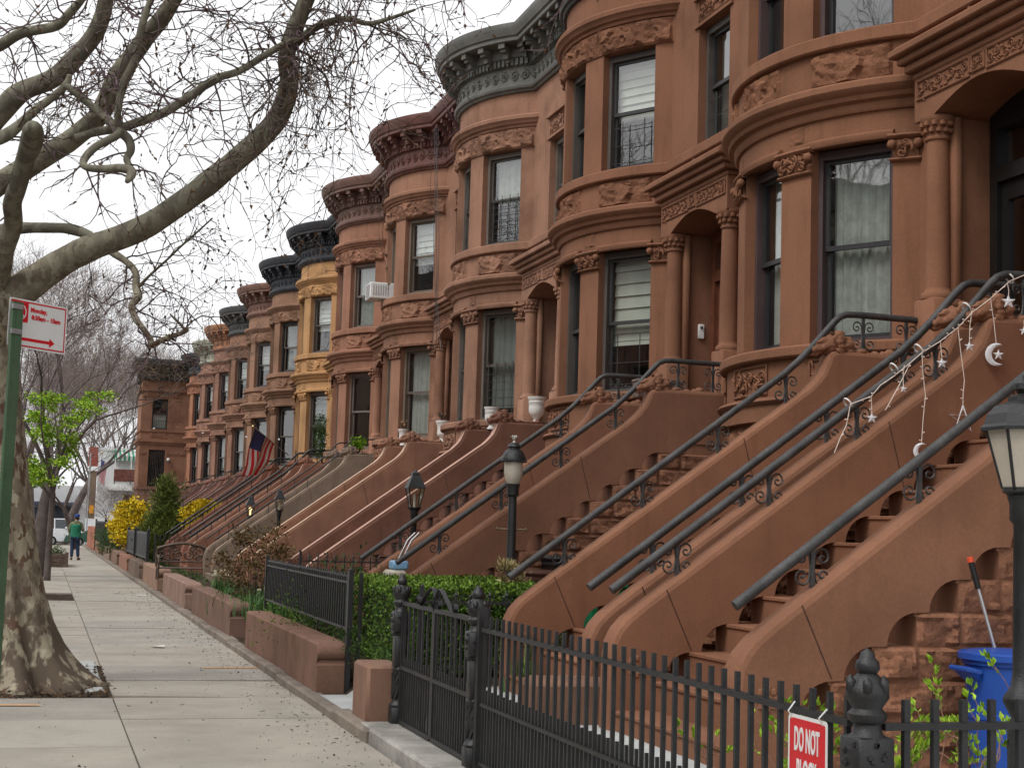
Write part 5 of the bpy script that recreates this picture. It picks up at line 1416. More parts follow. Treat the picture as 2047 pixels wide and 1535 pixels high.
def bare_tree(name, seed, H, r, spread=.55, levels=5, fork=.35, kids_=(3, 4), twigr=.011, bare=.0):
    """trunk and crown of a leafless street tree about its own base"""
    rnd = random.Random(seed); tk = MB(); cr = MB()
    def br(p, d, L_, r_, lvl, mb):
        n = 5 if lvl > 2 else 3; pts = [V(p)]; rad = [r_]
        for i in range(n):
            d = (d + V((rnd.gauss(0, .11), rnd.gauss(0, .11), rnd.gauss(.03, .08)))).normalized(); pts.append(pts[-1] + d * L_ / n); rad.append(r_ * (1 - .42 * (i + 1) / n))
            if lvl <= 3 and lvl > 0 and i > 0 and rnd.random() < .75:
                dd = (d * .6 + V((rnd.gauss(0, .6), rnd.gauss(0, .6), rnd.gauss(.1, .5)))).normalized(); br(pts[-1], dd, L_ * rnd.uniform(.4, .6), max(twigr * .6, rad[-1] * .5), lvl - 1 if lvl < 3 else 1, cr)
        mb.tube(pts, rad, 8 if lvl == levels else (6 if lvl > 2 else 3), 0, False)
        if lvl > 0:
            k = rnd.randint(*kids_); a0 = rnd.uniform(0, 6.28)
            for j in range(k):
                a = a0 + j * 2 * pi / k + rnd.gauss(0, .3); o = d.orthogonal().normalized(); o = Matrix.Rotation(a, 3, d) @ o
                dd = (d + o * rnd.uniform(.35, .95) * spread * 1.7 + V((0, 0, .12))).normalized()
                br(pts[-1], dd, L_ * rnd.uniform(.62, .85), max(twigr * .5, rad[-1] * rnd.uniform(.55, .72)), lvl - 1, tk if lvl > 3 else cr)
    br((0, 0, -.1), V((rnd.gauss(0, .03), rnd.gauss(0, .03), 1)).normalized(), H * fork, r, levels, tk)
    return tk, cr
BK2 = mat('far_bark', (.125, .10, .09), .9, .25, 4, 40, .3); TWF = mat('far_twig', (.20, .155, .135), .9, .2, 3, 40, .1)
PROTO = []
for i, (s_, H, r, sp) in enumerate(((3, 13, .30, .5), (8, 11, .22, .62), (21, 15, .33, .42))):
    tk, cr = bare_tree('t', s_, H, r, sp, 6, .30)
    e = empty('bare_tree', (0, 0, 0)); tk.build('trunk', BK2, e, ang=80); cr.build('crown', TWF, e, smooth=False); PROTO.append(e)
TR = [  # photo x of the trunk, distance, variant, scale, turn, label
 (77, 44, 2, .62, .6, 'dark trunked bare tree directly behind the big plane tree trunk'),
 (150, 84, 0, .62, 2.0, 'small bare street tree forking low beyond the man'),
 (40, 64, 1, 1.05, 1.1, 'bare tree with reddish twigs at the left edge beyond the plane tree'),
 (128, 112, 0, 1.25, 4.0, 'bare tree across the far intersection, left of the white building'),
 (205, 128, 1, 1.4, 2.6, 'tall bare tree behind the white building, left of the two others there'),
 (238, 135, 2, 1.15, 5.2, 'bare tree behind the white building, the middle one of three'),
 (268, 124, 0, 1.2, .4, 'bare tree rising between the white building and the brick corner building'),
 (60, 95, 2, 1.15, 3.3, 'far bare tree left of the parked white car'),
 (165, 150, 1, 1.6, 3.9, 'farthest bare tree rising above the brown chimney pillar'),
 (10, 120, 0, 1.4, 5.0, 'far bare tree at the left edge beyond the road'),
 (100, 170, 2, 1.5, 1.9, 'very distant bare tree seen above the white pickup'),
]
for i, (px, Y, v, s_, rz, lab) in enumerate(TR):
    used = [t[2] for t in TR[:i]]
    o = PROTO[v] if v not in used else copy_tree(PROTO[v])
    q = at(px, 1050, Y); o.location = (q.x, Y, -.05); o.scale = (s_, s_, s_) if i else (s_ * 1.35, s_ * 1.35, s_); o.rotation_euler = (0, 0, rz); tag(o, lab, 'tree', 'bare street trees beyond')
# young tree just coming into leaf
sx, sy = atZ(99, 1160).x, 41.0
e = empty('leafing_tree', (sx, sy, 0)); tag(e, 'slim young tree with fresh yellow green leaves behind the plane tree', 'tree')
st = MB(); lv = MB()
PX = lambda x, y, dy=0: at(x, y, sy + dy)
def stem(pts, ws, dy=0.0):
    P = [(PX(x, y, dy * i / len(pts)), w * .34 / FPX * 42) for i, ((x, y), w) in enumerate(zip(pts, ws))]
    c_ = curve(P, 4); st.tube([q[0] for q in c_], [q[1] for q in c_], 7); return c_
b0 = stem([(93, 1175), (97, 1110), (101, 1050), (106, 985)], [22, 18, 17, 16]); bl = []
bl += [stem([(106, 985), (98, 940), (88, 890), (82, 840), (84, 790)], [10, 8, 6, 4, 2], -1), stem([(106, 985), (118, 930), (133, 880), (150, 840), (185, 800)], [12, 9, 7, 5, 2], 1), stem([(104, 1000), (85, 970), (72, 945), (66, 925)], [8, 5, 3, 2], -.5),
       stem([(118, 930), (116, 880), (110, 830), (108, 785)], [8, 6, 4, 2], .5), stem([(112, 960), (130, 940), (150, 925), (160, 905)], [7, 5, 3, 2], .8), stem([(98, 940), (80, 905), (70, 880)], [5, 3, 2], -1), stem([(133, 880), (160, 850), (190, 815), (212, 790)], [5, 4, 3, 2], .5)]
for cx_, cy_, rx, ry, k in ((75, 935, 22, 22, 9), (95, 955, 30, 12, 7), (84, 800, 26, 16, 7), (72, 830, 14, 22, 6), (108, 795, 24, 12, 6), (135, 870, 22, 16, 7), (160, 840, 24, 18, 8), (185, 805, 30, 20, 9), (100, 850, 16, 10, 4), (88, 870, 24, 14, 6), (122, 920, 26, 10, 6), (70, 960, 22, 10, 5), (150, 905, 16, 9, 3), (208, 790, 14, 12, 3)):
    for j in range(k):
        c_ = PX(cx_ + R.gauss(0, rx * .5), cy_ + R.gauss(0, ry * .5), R.uniform(-1.0, 1.0))
        for q in range(46): lf(lv, c_ + V((R.gauss(0, .10), R.gauss(0, .10), R.gauss(0, .055))), (R.gauss(0, 1), R.gauss(0, 1), R.gauss(-.2, .5)), R.uniform(.07, .12), (2, 1.3, 2), .6)
st.build('trunk', BK2, e, ang=80); lv.build('crown', YG, e, smooth=False)

# seed balls, twigs and crumbs swept against the walls
m = MB()
for i in range(1900):
    y = 4 + 34 * R.random() ** 1.3; x = R.uniform(-1.6, 2.38) if R.random() < .36 else 2.38 - abs(R.gauss(0, .36))
    if x < -1.6: continue
    s_ = R.uniform(.003, .008) * (1 if R.random() < .93 else 2); z = .006 + (.02 if .7 < x and 14 < y < 15.6 else 0)
    if R.random() < .8: m.add([(x + s_, y, z), (x - s_ * .6, y + s_ * .8, z), (x - s_ * .6, y - s_ * .8, z), (x, y, z + s_ * 1.1)], [(0, 1, 3), (1, 2, 3), (2, 0, 3)], R.randint(0, 1))
    else:
        a = R.uniform(0, 3.14); l = R.uniform(.015, .05); m.tube([(x, y, z + .003), (x + l * cos(a), y + l * sin(a), z + .004)], .003, 3, R.randint(0, 1))
for i in range(2200):
    x, y = R.uniform(-1.6, .72), R.uniform(14.2, 17.5); z = .0 + R.uniform(-.02, .02); m.leaf((x, y, z), (R.gauss(0, 1), R.gauss(0, 1), .2), R.uniform(.02, .05), R.choice((0, 1, 2)), .6)
tag(m.build('fallen_litter', [mat('seed', (.06, .042, .03), .9, .3), mat('chaff', (.16, .115, .07), .9, .3), mat('deadleaf', (.22, .13, .07), .9, .3)], smooth=False), kind='stuff')
m = MB(); y = 14.9
while y < 17.6: m.rbox(.47, .66, y, y + .30, -.04, .012 + R.uniform(-.01, .012), .02); y += .33
tag(m.build('pit_edging', CONC2, loc=(.56, 16, 0), smooth=False), 'row of grey granite setts edging the plane tree pit', 'edging')
for x, y, s_, lab in ((1.42, 19.8, .09, 'white scrap of paper lying mid sidewalk'), (2.0, 33.5, .12, 'pale torn plastic by the kerb in front of the tan pink wall'), (1.6, 34.6, .07, 'small white litter scrap farther up the sidewalk')):
    m = MB(); m.grid([[(x + s_ * i + R.uniform(-.02, .02), y + s_ * .8 * j + R.uniform(-.03, .03), .012 + R.uniform(0, .02)) for i in range(3)] for j in range(3)])
    tag(m.build('paper_scrap', WHITE, loc=(x, y, 0)), lab, 'litter')

for i, (x, y, v, s_, rz) in enumerate(((-11.5, 1.5, 0, .95, 1.0), (-11.2, 10.5, 2, .85, 2.5), (-11.6, 20, 1, 1.1, .3), (-11.3, 30, 0, .9, 4.4))):
    o = copy_tree(PROTO[v]); o.location = (x, y, -.15); o.scale = (s_, s_, s_); o.rotation_euler = (0, 0, rz)
    tag(o, 'bare tree on the opposite pavement, %s from the camera, mirrored in the windows' % ('nearest', 'second', 'third', 'fourth')[i], 'tree', 'bare trees across the street')
for i, (y0, y1, h, c_) in enumerate(((-14, -1, 10.2, (.24, .16, .12)), (-1, 12, 10.6, (.30, .27, .23)), (12, 26, 10.0, (.22, .12, .09)), (26, 44, 10.8, (.27, .2, .15)))):
    e = empty('opposite_house', (-17.5, (y0 + y1) / 2, 0)); tag(e, ('brown', 'buff', 'red', 'tan')[i] + ' terrace house across the street, seen only as a reflection', 'house', 'houses across the street')
    m = MB(); m.box(-26, -17.5, y0, y1 - .02, -.2, h); m.build('wall', mat('opp', c_, .9, .1, 1, 30, .1), e, smooth=False)
    m = MB(); m.box(-17.5, -17.1, y0, y1 - .02, h - .6, h + .1); m.build('cornice', IRON2, e, smooth=False)
    for z in (1.5, 4.6, 7.4):
        y = y0 + 1.2
        while y < y1 - 1.6:
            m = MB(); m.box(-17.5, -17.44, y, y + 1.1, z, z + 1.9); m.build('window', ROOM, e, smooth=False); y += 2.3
# ================================================================ CORNER BUILDING AND FAR STREET
c = (.27, .14, .09); sm, rk = stone_mats('corner', c, .2, .4); cmt = mat('corner_cornice', (.04, .043, .05), .6, .15, 3, 50, .15)
XB, YB, YE = 4.42, 77.45, 80.6
e = empty('corner_building', (XB, YB, 0)); tag(e, 'flat fronted reddish corner building at the end of the row, twigs hanging over its cornice', 'building')
m = MB(); H_ = 8.72
def hole_wall(m, x0, x1, z0, z1, holes, y, t=.3):
    """wall in the XZ plane at y with rectangular holes"""
    xs = sorted({x0, x1, *[h[0] for h in holes], *[h[1] for h in holes]}); zs_ = sorted({z0, z1, *[h[2] for h in holes], *[h[3] for h in holes]})
    for a, b in zip(xs, xs[1:]):
        for c_, d in zip(zs_, zs_[1:]):
            if not any(h[0] <= a and b <= h[1] and h[2] <= c_ and d <= h[3] for h in holes): m.box(a, b, y, y + t, c_, d)
HO = [(4.95, 5.72, 6.25, 7.78), (4.88, 5.68, 3.3, 5.2)]
hole_wall(m, XB, XW + .01, .1, H_, HO, YB)
m.box(XB, XW, YB + .6, YE, .1, H_); m.box(XB, XB + .3, YB + .3, YB + .6, .1, H_)
for z0, z1, p in ((5.47, 5.58, .06), (5.58, 5.73, .12), (6.1, 6.22, .05), (8.14, 8.32, .08), (3.2, 3.36, .07)): m.box(XB - p, XW, YB - p, YB, z0, z1); m.box(XB - p, XB, YB, YE, z0, z1)
w = m.build('wall', sm, e, smooth=False)
m = MB(); Pq = lambda u, v, d: (u, YB - d, v); s = 900
for u0, u1, z0, z1 in ((4.45, 5.3, 7.82, 8.1), (5.35, 6.4, 7.82, 8.1), (4.9, 5.75, 5.76, 6.08)): rockpatch(m, Pq, u0, u1, z0, z1, .06, 16, 8, s); s += 1
m.build('rusticated_stone', rk, e, ang=24)
for u0, u1 in ((4.45, 4.82), (5.74, 6.9)):
    m = MB()
    for k in range(int((u1 - u0) / .16)): spiral(m, lambda u, v, l: (u, YB - .02 - l, v), u0 + .09 + .16 * k, 5.0, .07, 1.4, .016, 1 if k % 2 else -1, 1, 4)
    m.build('carved_panel', sm, e)
m = MB()
for z0, z1, p in ((8.72, 8.85, .12), (8.85, 9.15, .06), (9.15, 9.3, .14), (9.3, 9.46, .2), (9.46, 9.62, .38), (9.62, 9.76, .46)): m.rbox(XB - p, XW - .1, YB - p, YE, z0, z1, .01)
m.build('cornice', cmt, e, smooth=False)
for x0, x1, z0, z1 in HO:
    m = MB()
    for a, b, c_, d in ((x0, x0 + .07, z0, z1), (x1 - .07, x1, z0, z1), (x0, x1, z0, z0 + .06), (x0, x1, z1 - .08, z1), (x0, x1, (z0 + z1) / 2 - .03, (z0 + z1) / 2 + .03)): m.box(a, b, YB + .1, YB + .16, c_, d)
    m.box(x0, x1, YB + .42, YB + .44, z0, z1, 1); wd = m.build('window', [mat('cw', (.03, .028, .026), .5), ROOM], e, smooth=False)
    m = MB(); m.quad((x0, YB + .14, z0), (x1, YB + .14, z0), (x1, YB + .14, z1), (x0, YB + .14, z1)); m.build('pane', GLASS, wd, smooth=False)
    if z0 > 5:
        m = MB(); m.quad((x0 + .07, YB + .2, z0), (x1 - .07, YB + .2, z0), (x1 - .07, YB + .2, z0 + .8), (x0 + .07, YB + .2, z0 + .8)); m.build('curtain', CURT, wd, smooth=False)
    m = MB(); zt_ = z0 + .42 if z0 > 5 else z1 - .05; yb_ = YB - (.22 if z0 > 5 else -.03)
    k = 0
    while x0 + .05 + k * .085 < x1: m.tube([(x0 + .05 + k * .085, yb_, z0), (x0 + .05 + k * .085, yb_, zt_)], .012 if z0 > 5 else .018, 4); k += 1
    for z in ((z0 + .02, zt_) if z0 > 5 else (z0 + .05, (z0 + z1) / 2, zt_)):
        m.tube([(x0, yb_, z), (x1, yb_, z)], .014, 4)
        if z0 > 5: m.tube([(x0, YB, z), (x0, yb_, z)], .012, 4); m.tube([(x1, YB, z), (x1, yb_, z)], .012, 4)
    m.build('window_guard', IRON, wd, smooth=False)
m = MB(); m.ball((5.86, YB - .1, 4.72), .09, 10); m.build('wall_lamp', WHITE, e)
m = MB()
for i in range(170):       # dead creeper over the cornice
    p = V((R.uniform(XB - .4, XW - .3), YB - .3 + R.uniform(-.25, .2), R.uniform(8.9, 9.75))); d = V((R.gauss(0, 1), R.gauss(0, .4), R.gauss(-.3, .7))).normalized(); pts = [p]
    for k in range(6): d = (d + V((R.gauss(0, .45), R.gauss(0, .25), R.gauss(-.08, .4)))).normalized(); pts.append(pts[-1] + d * .16)
    m.tube(pts, [.016, .014, .012, .01, .009, .008, .006], 3, 0, False)
tag(m.build('creeper', mat('creeper', (.17, .125, .08), .9, .3), loc=(XB, YB - .3, 9), smooth=False), 'dead brown creeper tangled over the corner building cornice', 'creeper')

# white building with balcony and awning
WB = mat('white_render', (.86, .86, .86), .7, .02, 2, 40, .1); GRA = mat('awning_green', (.02, .26, .13), .7, .1, 4, 40, .1); 
YW = 112.0
a_, b_, g_ = at(197, 915, YW), at(320, 905, YW), at(195, 1040, YW)
e = empty('white_building', (a_.x, YW, 0)); tag(e, 'white painted building across the intersection with green striped awning over its balcony', 'building')
m = MB(); m.box(a_.x, a_.x + 12, YW, YW + 14, -.1, 6.75); m.box(a_.x - .05, a_.x + 12, YW - .08, YW, 6.6, 6.8); m.build('wall', WB, e, smooth=False)
m = MB(); A0, A1 = at(230, 917, YW - 2), at(300, 902, YW - 2)
x0, x1, zt, zb_ = A0.x, A0.x + 4.5, 6.75, 6.15; nst = 30
for k in range(nst):
    u0, u1 = x0 + (x1 - x0) * k / nst, x0 + (x1 - x0) * (k + 1) / nst
    m.add([(u0, YW, zt + .0), (u1, YW, zt), (u1, YW - 2, zb_), (u0, YW - 2, zb_), (u1, YW - 2.0, zb_ - .3), (u0, YW - 2.0, zb_ - .3)], [(0, 1, 2, 3), (3, 2, 4, 5)], k % 2)
m.add([(x0, YW, zt), (x0, YW - 2, zb_), (x0, YW - 2, zb_ - .3), (x0, YW, zb_ - .3)], [(0, 1, 2, 3)], 0)
m.build('awning', [GRA, WHITE], e, smooth=False)
m = MB(); zf = at(232, 970, YW - 2).z
m.box(x0 - .3, x1, YW - 2.1, YW, zf - .35, zf - .1); m.box(x0, x1, YW - 2.05, YW - 2, zf + .1, zf + .9)
for k in range(5): m.box(x0 + k * 1.1, x0 + k * 1.1 + .07, YW - 2.05, YW - 1.98, zf - .1, zb_ - .1)
m.build('balcony', WHITE, e, smooth=False)
m = MB(); m.box(x0 - .02, x1, YW - 2.12, YW - 2.06, zf + .3, zf + 1.15); m.build('railing_screen', mat('reddish_screen', (.16, .06, .045), .8, .3, 6, 30, .1), e, smooth=False)
m = MB(); m.box(x0 + .8, x1, YW - .06, YW, 1.0, zf - .6); m.build('shopfront', mat('maroon_door', (.14, .05, .045), .7, .3, 3, 30, .1), e, smooth=False)
# brick corner pillar of the neighbouring block
p0, p1 = at(180, 890, 104), at(197, 890, 104)
e = empty('brick_pillar', (p0.x, 104, 0)); tag(e, 'tall brick and brown rendered corner pier left of the white building', 'pier')
m = MB(); m.box(p0.x, p1.x, 104, 105, 1.7, at(186, 942, 104).z); m.build('rendered_shaft', mat('brown_render', (.21, .15, .105), .9, .1, 2, 30, .2), e, smooth=False)
m = MB(); m.box(p0.x - .02, p1.x + .02, 103.98, 105.02, at(186, 932, 104).z, at(186, 893, 104).z); m.build('brick_top', mat('brickred', (.33, .085, .06), .9, .15, 6, 30, .3), e, smooth=False)
m = MB(); m.box(p0.x - .03, p1.x + .03, 103.96, 105.03, at(186, 941, 104).z, at(186, 932, 104).z); m.box(p0.x + .02, p1.x - .02, 104.02, 105, -.1, 1.7); m.build('white_band', WB, e, smooth=False)
m = MB(); q = at(183, 1018, 103.6); m.rbox(q.x - .15, q.x + .15, 103.5, 103.7, q.z - .28, q.z + .28, .03); m.tube([(q.x - .25, 103.6, -.1), (q.x - .25, 103.6, 6.0)], .05, 8, 1); m.tube([(q.x - .25, 103.6, q.z), (q.x, 103.6, q.z)], .03, 6, 1)
tag(m.build('pedestrian_signal', [mat('amber_box', (.75, .32, .03), .5, .05), mat('greypole', (.35, .37, .38), .5, .1)], loc=(q.x, 103.6, 0)), 'amber pedestrian signal box on a grey pole at the far corner', 'signal')
# low grey shop front across the road
q0, q1 = at(100, 985, 118), at(178, 985, 118)
e = empty('grey_building', (q0.x, 118, 0)); tag(e, 'low pale grey building across the intersection behind the parked cars', 'building')
m = MB(); m.box(q0.x - 30, q1.x + .2, 118, 130, -.1, 4.1); m.build('wall', mat('pale_grey', (.55, .55, .56), .8, .05, 2, 30, .1), e, smooth=False)
m = MB(); m.box(q0.x + .3, q0.x + 2.1, 117.92, 118, -.1, 2.6); m.box(q0.x - 8, q0.x - .2, 117.92, 118, .4, 2.4); m.build('shopfront', mat('dark_shop', (.04, .05, .06), .3, .3, 2, 30, .05), e, smooth=False)
m = MB(); m.rbox(q0.x - 9, q0.x + 2.3, 117.2, 118, 2.55, 2.85, .05); m.build('canopy', mat('navy_canopy', (.05, .06, .09), .6, .1), e, smooth=False)
# dark sign board
s0, s1, s2 = at(207, 1003, 88), at(240, 1003, 88), at(207, 1046, 88)
e = empty('funeral_sign', (s0.x, 88, 0)); e.name = 'sign_board_on_posts'; tag(e, 'black sign board with two lines of white lettering above the red garden wall', 'sign')
hx = 1.1; zc, zl = s0.z, s2.z
m = MB(); m.rbox(s0.x, s0.x + hx, 88, 88.06, zl, zc, .01); m.build('board', mat('sign_black', (.018, .02, .028), .5, .1), e, smooth=False)
for xx in (s0.x + .1, s0.x + hx - .1): 
    m = MB(); m.box(xx - .03, xx + .03, 88.06, 88.12, -.1, zc); m.build('post', IRON, e, smooth=False)
m = MB()
for t_, dx, dz, sz in (('Geo.', .24, .47, .19), ('Pommworth', .53, .62, .19), ('est. chapel', .45, .80, .11)):
    vs, fs = text_mesh(t_, sz, bold=.004); m.add([(s0.x + dx + a, 87.995 - c_, zc - dz + b) for a, b, c_ in vs], fs)
m.build('lettering', SWHITE, e, smooth=False)

# ================================================================ FLAGS
NAVY = mat('flag_navy', (.045, .055, .19), .8, .08, 6, 60, .1); FRED = mat('flag_red', (.62, .03, .05), .8, .05, 6, 60, .05); FWH = mat('flag_white', (.72, .70, .70), .8, .05, 6, 60, .1)
def flag(c00, c10, c01, c11, lab, pole_a, pole_b, pr, stars=True):
    """flag hung from a slanting pole: corners finial / hoist end / fly ends below them"""
    e = empty('flag', pole_a); tag(e, lab, 'flag'); c00, c10, c01, c11 = V(c00), V(c10), V(c01), V(c11); nx_ = (c10 - c00).cross(c01 - c00).normalized(); k = .06 * (c10 - c00).length
    def S(u, v):   # u across the stripes (0 at the finial), v along the fly
        return (c00 * (1 - u) + c10 * u) * (1 - v) + (c01 * (1 - u) + c11 * u) * v + nx_ * (k * sin(u * 10 + v * 2) * (.15 + v) + k * .8 * sin(v * 6 + u * 2) * v)
    m = MB(); nu, nv = 26, 24
    for i in range(nu):
        for j in range(nv):
            u0, u1, v0, v1 = i / nu, (i + 1) / nu, j / nv, (j + 1) / nv
            st_ = int((i + .01) / nu * 13)
            mi = 2 if (u1 <= 7 / 13 + .001 and v1 <= .4 + .02) else (0 if st_ % 2 == 0 else 1)
            m.quad(S(u0, v0), S(u1, v0), S(u1, v1), S(u0, v1), mi)
    m.build('cloth', [FRED, FWH, NAVY], e, ang=180)
    if stars:
        m = MB()
        for r_ in range(7):
            for c_ in range(5 + (r_ % 2 == 0)):
                u = .045 + (c_ + (.5 if r_ % 2 else 0)) * .088; v = .03 + r_ * .052; q = S(u, v); 
                for off in (.006, -.006):
                    du = (S(u + .01, v) - q).normalized(); dv_ = (S(u, v + .01) - q).normalized(); pts = []
                    for k in range(10):
                        rr_ = (.034 if k % 2 == 0 else .014); a = k * pi / 5; pts.append(q + nx_ * off + du * rr_ * cos(a) + dv_ * rr_ * sin(a))
                    m.add(pts, [list(range(10))])
        m.build('stars', FWH, e, smooth=False)
    m = MB(); m.tube([V(pole_a), V(pole_b)], pr, 8); m.build('pole', mat('pole_grey', (.45, .44, .43), .4, .1, metal=.5), e)
    m = MB(); m.ball(pole_b, pr * 2.4, 8); m.build('finial', mat('gilt', (.7, .55, .25), .3, 0, bump=0, metal=1), e)
    return e
YF_ = 42.5
A_, B_ = at(577, 910, 44.0), at(506, 852, 41.6)
t = lambda f: A_ + (B_ - A_) * f
flag(t(.95), t(.42), at(489, 950, 41.6), at(515, 950, 42.6), 'stars and stripes flag on a slanting pole in front of the brown house', A_, B_, .014)
q = at(203, 918, 111); flag((q.x, 111, q.z), (q.x + .42, 111, q.z - .3), (q.x - .1, 110.8, q.z - 1.5), (q.x + .25, 111, q.z - 1.9), 'small faded flag hanging against the white building', (q.x, 111.3, q.z - 1.5), (q.x + .02, 111, q.z + .5), .03, False)

# ================================================================ AIR CONDITIONER, CABLES, DOORBELL, BENCH, PLANTER
hy = Y0 + 3 * PITCH
e = empty('air_conditioner', (6.3, hy, 6.25)); tag(e, 'white window air conditioner jutting from the bay under the dark red cornice', 'air conditioner')
m = MB(); m.rbox(6.10, 6.62, hy - .02, hy + .50, 6.27, 6.60, .015); m.build('case', WHITE, e, ang=30)
m = MB()
for k in range(7): m.box(6.16 + k * .05, 6.18 + k * .05, hy - .026, hy - .018, 6.33, 6.54)
for k in range(9): m.box(6.092, 6.10, hy + .05, hy + .43, 6.31 + k * .03, 6.32 + k * .03)
m.build('vent_grille', mat('ac_grey', (.35, .33, .34), .6, .05), e, smooth=False)
m = MB()
for px0, px1, k in ((868, 870, 0), (876, 868, 1), (872, 880, 2)):
    pts = [atX(px0 + (px1 - px0) * f + 4 * sin(f * 9 + k * 2) * f, 255 + 445 * f, 6.42 - .08 * k) for f in [i / 14 for i in range(15)]]
    m.tube(pts, .0055, 5)
tag(m.build('hanging_cables', IRON, loc=(6.4, 27, 7)), 'loose black cables hanging down the bay under the dark red cornice', 'cable')
m = MB(); dy_ = Y0 + PITCH + YD + .65; q = at(1402, 663, dy_ - .02); qx, qz = q.x, q.z
m.rbox(qx - .04, qx + .04, dy_ - .03, dy_ + .005, qz - .09, qz + .09, .01); m.ball((qx, dy_ - .032, qz + .045), .018, 8, 1)
tag(m.build('doorbell', [WHITE, IRON], loc=(qx, dy_, qz)), 'white video doorbell on the jamb beside the red wooden door', 'doorbell')
bY = 33.8; b0, b1 = at(313, 1110, bY), at(418, 1110, bY)
BNZ = mat('bronze_iron', (.10, .065, .045), .5, .3, 8, 60, .2, spec=.5)
x0, x1 = b0.x, b1.x; zt_, zs_ = at(365, 1086, bY).z, at(330, 1128, bY).z - .05
e = empty('bench', ((x0 + x1) / 2, bY - .3, .35)); tag(e, 'ornate bronze iron bench with scrolled back facing the sidewalk row', 'bench')
m = MB(); w_ = x1 - x0; 
tp = [(x0 + w_ * k / 12, bY, zt_ - .12 + .12 * sin(pi * k / 12)) for k in range(13)]
m.tube(tp, .035, 6); m.tube([(x0, bY, zs_ + .12), (x1, bY, zs_ + .12)], .02, 6); m.tube([(x0, bY, zs_), tp[0]], .022, 6); m.tube([(x1, bY, zs_), tp[-1]], .022, 6)
Pb = lambda u, v, l: (x0 + w_ / 2 + u, bY, v); zm = (zt_ + zs_ + .06) / 2
for sg in (-1, 1):
    for cu, cv, r_, tn, ph, dn in ((.10, -.02, .11, 1.7, pi / 2, -1), (.30, .05, .12, 1.6, pi, -1), (.30, -.09, .07, 1.4, 0, 1), (.46, -.02, .08, 1.5, pi, 1), (.18, .10, .07, 1.4, 0, 1), (.42, .08, .05, 1.2, 0, -1)):
        spiral(m, Pb, sg * cu * w_, zm + cv, r_ * 1.15, tn, .02, sg * dn, ph if sg > 0 else pi - ph, 4)
m.build('backrest', BNZ, e)
m = MB()
for k in range(5): m.rbox(x0, x1, bY - .45 + k * .09, bY - .38 + k * .09, zs_ - .03, zs_, .008)
m.build('seat', BNZ, e, smooth=False)
for xx in (x0 + .02, x1 - .02):
    m = MB(); m.tube([(xx, bY, zs_ + .25), (xx, bY - .25, zs_ + .24), (xx, bY - .44, zs_ + .2), (xx, bY - .46, zs_ + .1), (xx, bY - .44, zs_)], .022, 6); m.build('armrest', BNZ, e)
    for yy in (bY, bY - .43): m = MB(); m.tube([(xx, yy, .36), (xx, yy, zs_)], .022, 6); m.build('leg', BNZ, e)
p = atZ(100, 1136); q = atZ(138, 1136)
e = empty('planter_bed', (q.x - .9, 53, 0)); tag(e, 'weathered timber planter box around a street tree near the man', 'planter')
WD = mat('grey_timber', (.135, .095, .075), .9, .25, 6, 50, .3, streak=.3)
m = MB()
for z in (0, .15, .30): m.rbox(-1.5, q.x - .05, 52.4, 52.46, z + .005, z + .145, .008); m.rbox(q.x - .1, q.x - .04, 52.46, 55.5, z + .005, z + .145, .008)
m.rbox(q.x - .11, q.x - .02, 52.37, 52.46, 0, .5, .008); m.build('boards', WD, e, smooth=False)
m = MB(); m.box(-1.5, q.x - .1, 52.46, 55.5, .1, .4); m.build('soil', SOIL, e, smooth=False)
bush('low green plants growing in the timber planter box', (q.x - .55, 53.4, .5), (.5, .7, .16), 900, .06, IVY, (2, 3, 1), 'planter_plants', None, 5, .38, 'plant', gap=.6)

# ================================================================ STRING LIGHTS
e = empty('string_lights', (5, 8.9, 2.4)); tag(e, 'white string lights with hanging stars and crescent moons draped on the handrail', 'string lights')
CORD = mat('pale_cord', (.72, .60, .52), .6, .08, 8, 40, .05); STAR = mat('star_plastic', (.70, .69, .70), .3, .1, 9, 40, .05, spec=.6)
yr = SS[0][0] + RAILY[1] - .15
T = lambda x, y: at(x, y, yr)
m = MB()
def cord(pts): 
    P = [V(p) for p in pts]; m.tube(P, .0032, 4)
    for a, b in zip(P, P[1:]):
        L_ = (b - a).length; k = int(L_ / .05)
        for i in range(k):
            if R.random() < .55:
                q = a + (b - a) * (i + .5) / k; m.tube([q, q + V((R.choice((-1, 1)) * .018, 0, R.uniform(-.004, .014)))], .0045, 4)
main = [(1700, 808), (1742, 792), (1760, 770), (1787, 752), (1820, 725), (1843, 705), (1880, 682), (1915, 655), (1943, 625), (1980, 597), (2019, 562), (2060, 545)]
cord([T(*p) for p in main])
HANG = [((1742, 792), (1743, 828), 'star', 17), ((1700, 808), (1692, 850), None, 0), ((1692, 850), (1668, 905), None, 0), ((1808, 730), (1806, 772), 'star', 12), ((1843, 703), (1850, 790), None, 0), ((1850, 790), (1842, 890), 'moon', 24), ((1880, 682), (1883, 718), 'star', 17), ((1915, 655), (1928, 760), None, 0), ((1928, 760), (1925, 820), 'bigstar', 40), ((1943, 620), (1938, 685), 'star', 16), ((1980, 597), (1992, 692), 'moonstar', 34), ((2014, 568), (2016, 593), 'star', 22), ((1820, 725), (1770, 820), None, 0), ((2047, 640), (2047, 655), 'star', 15)]
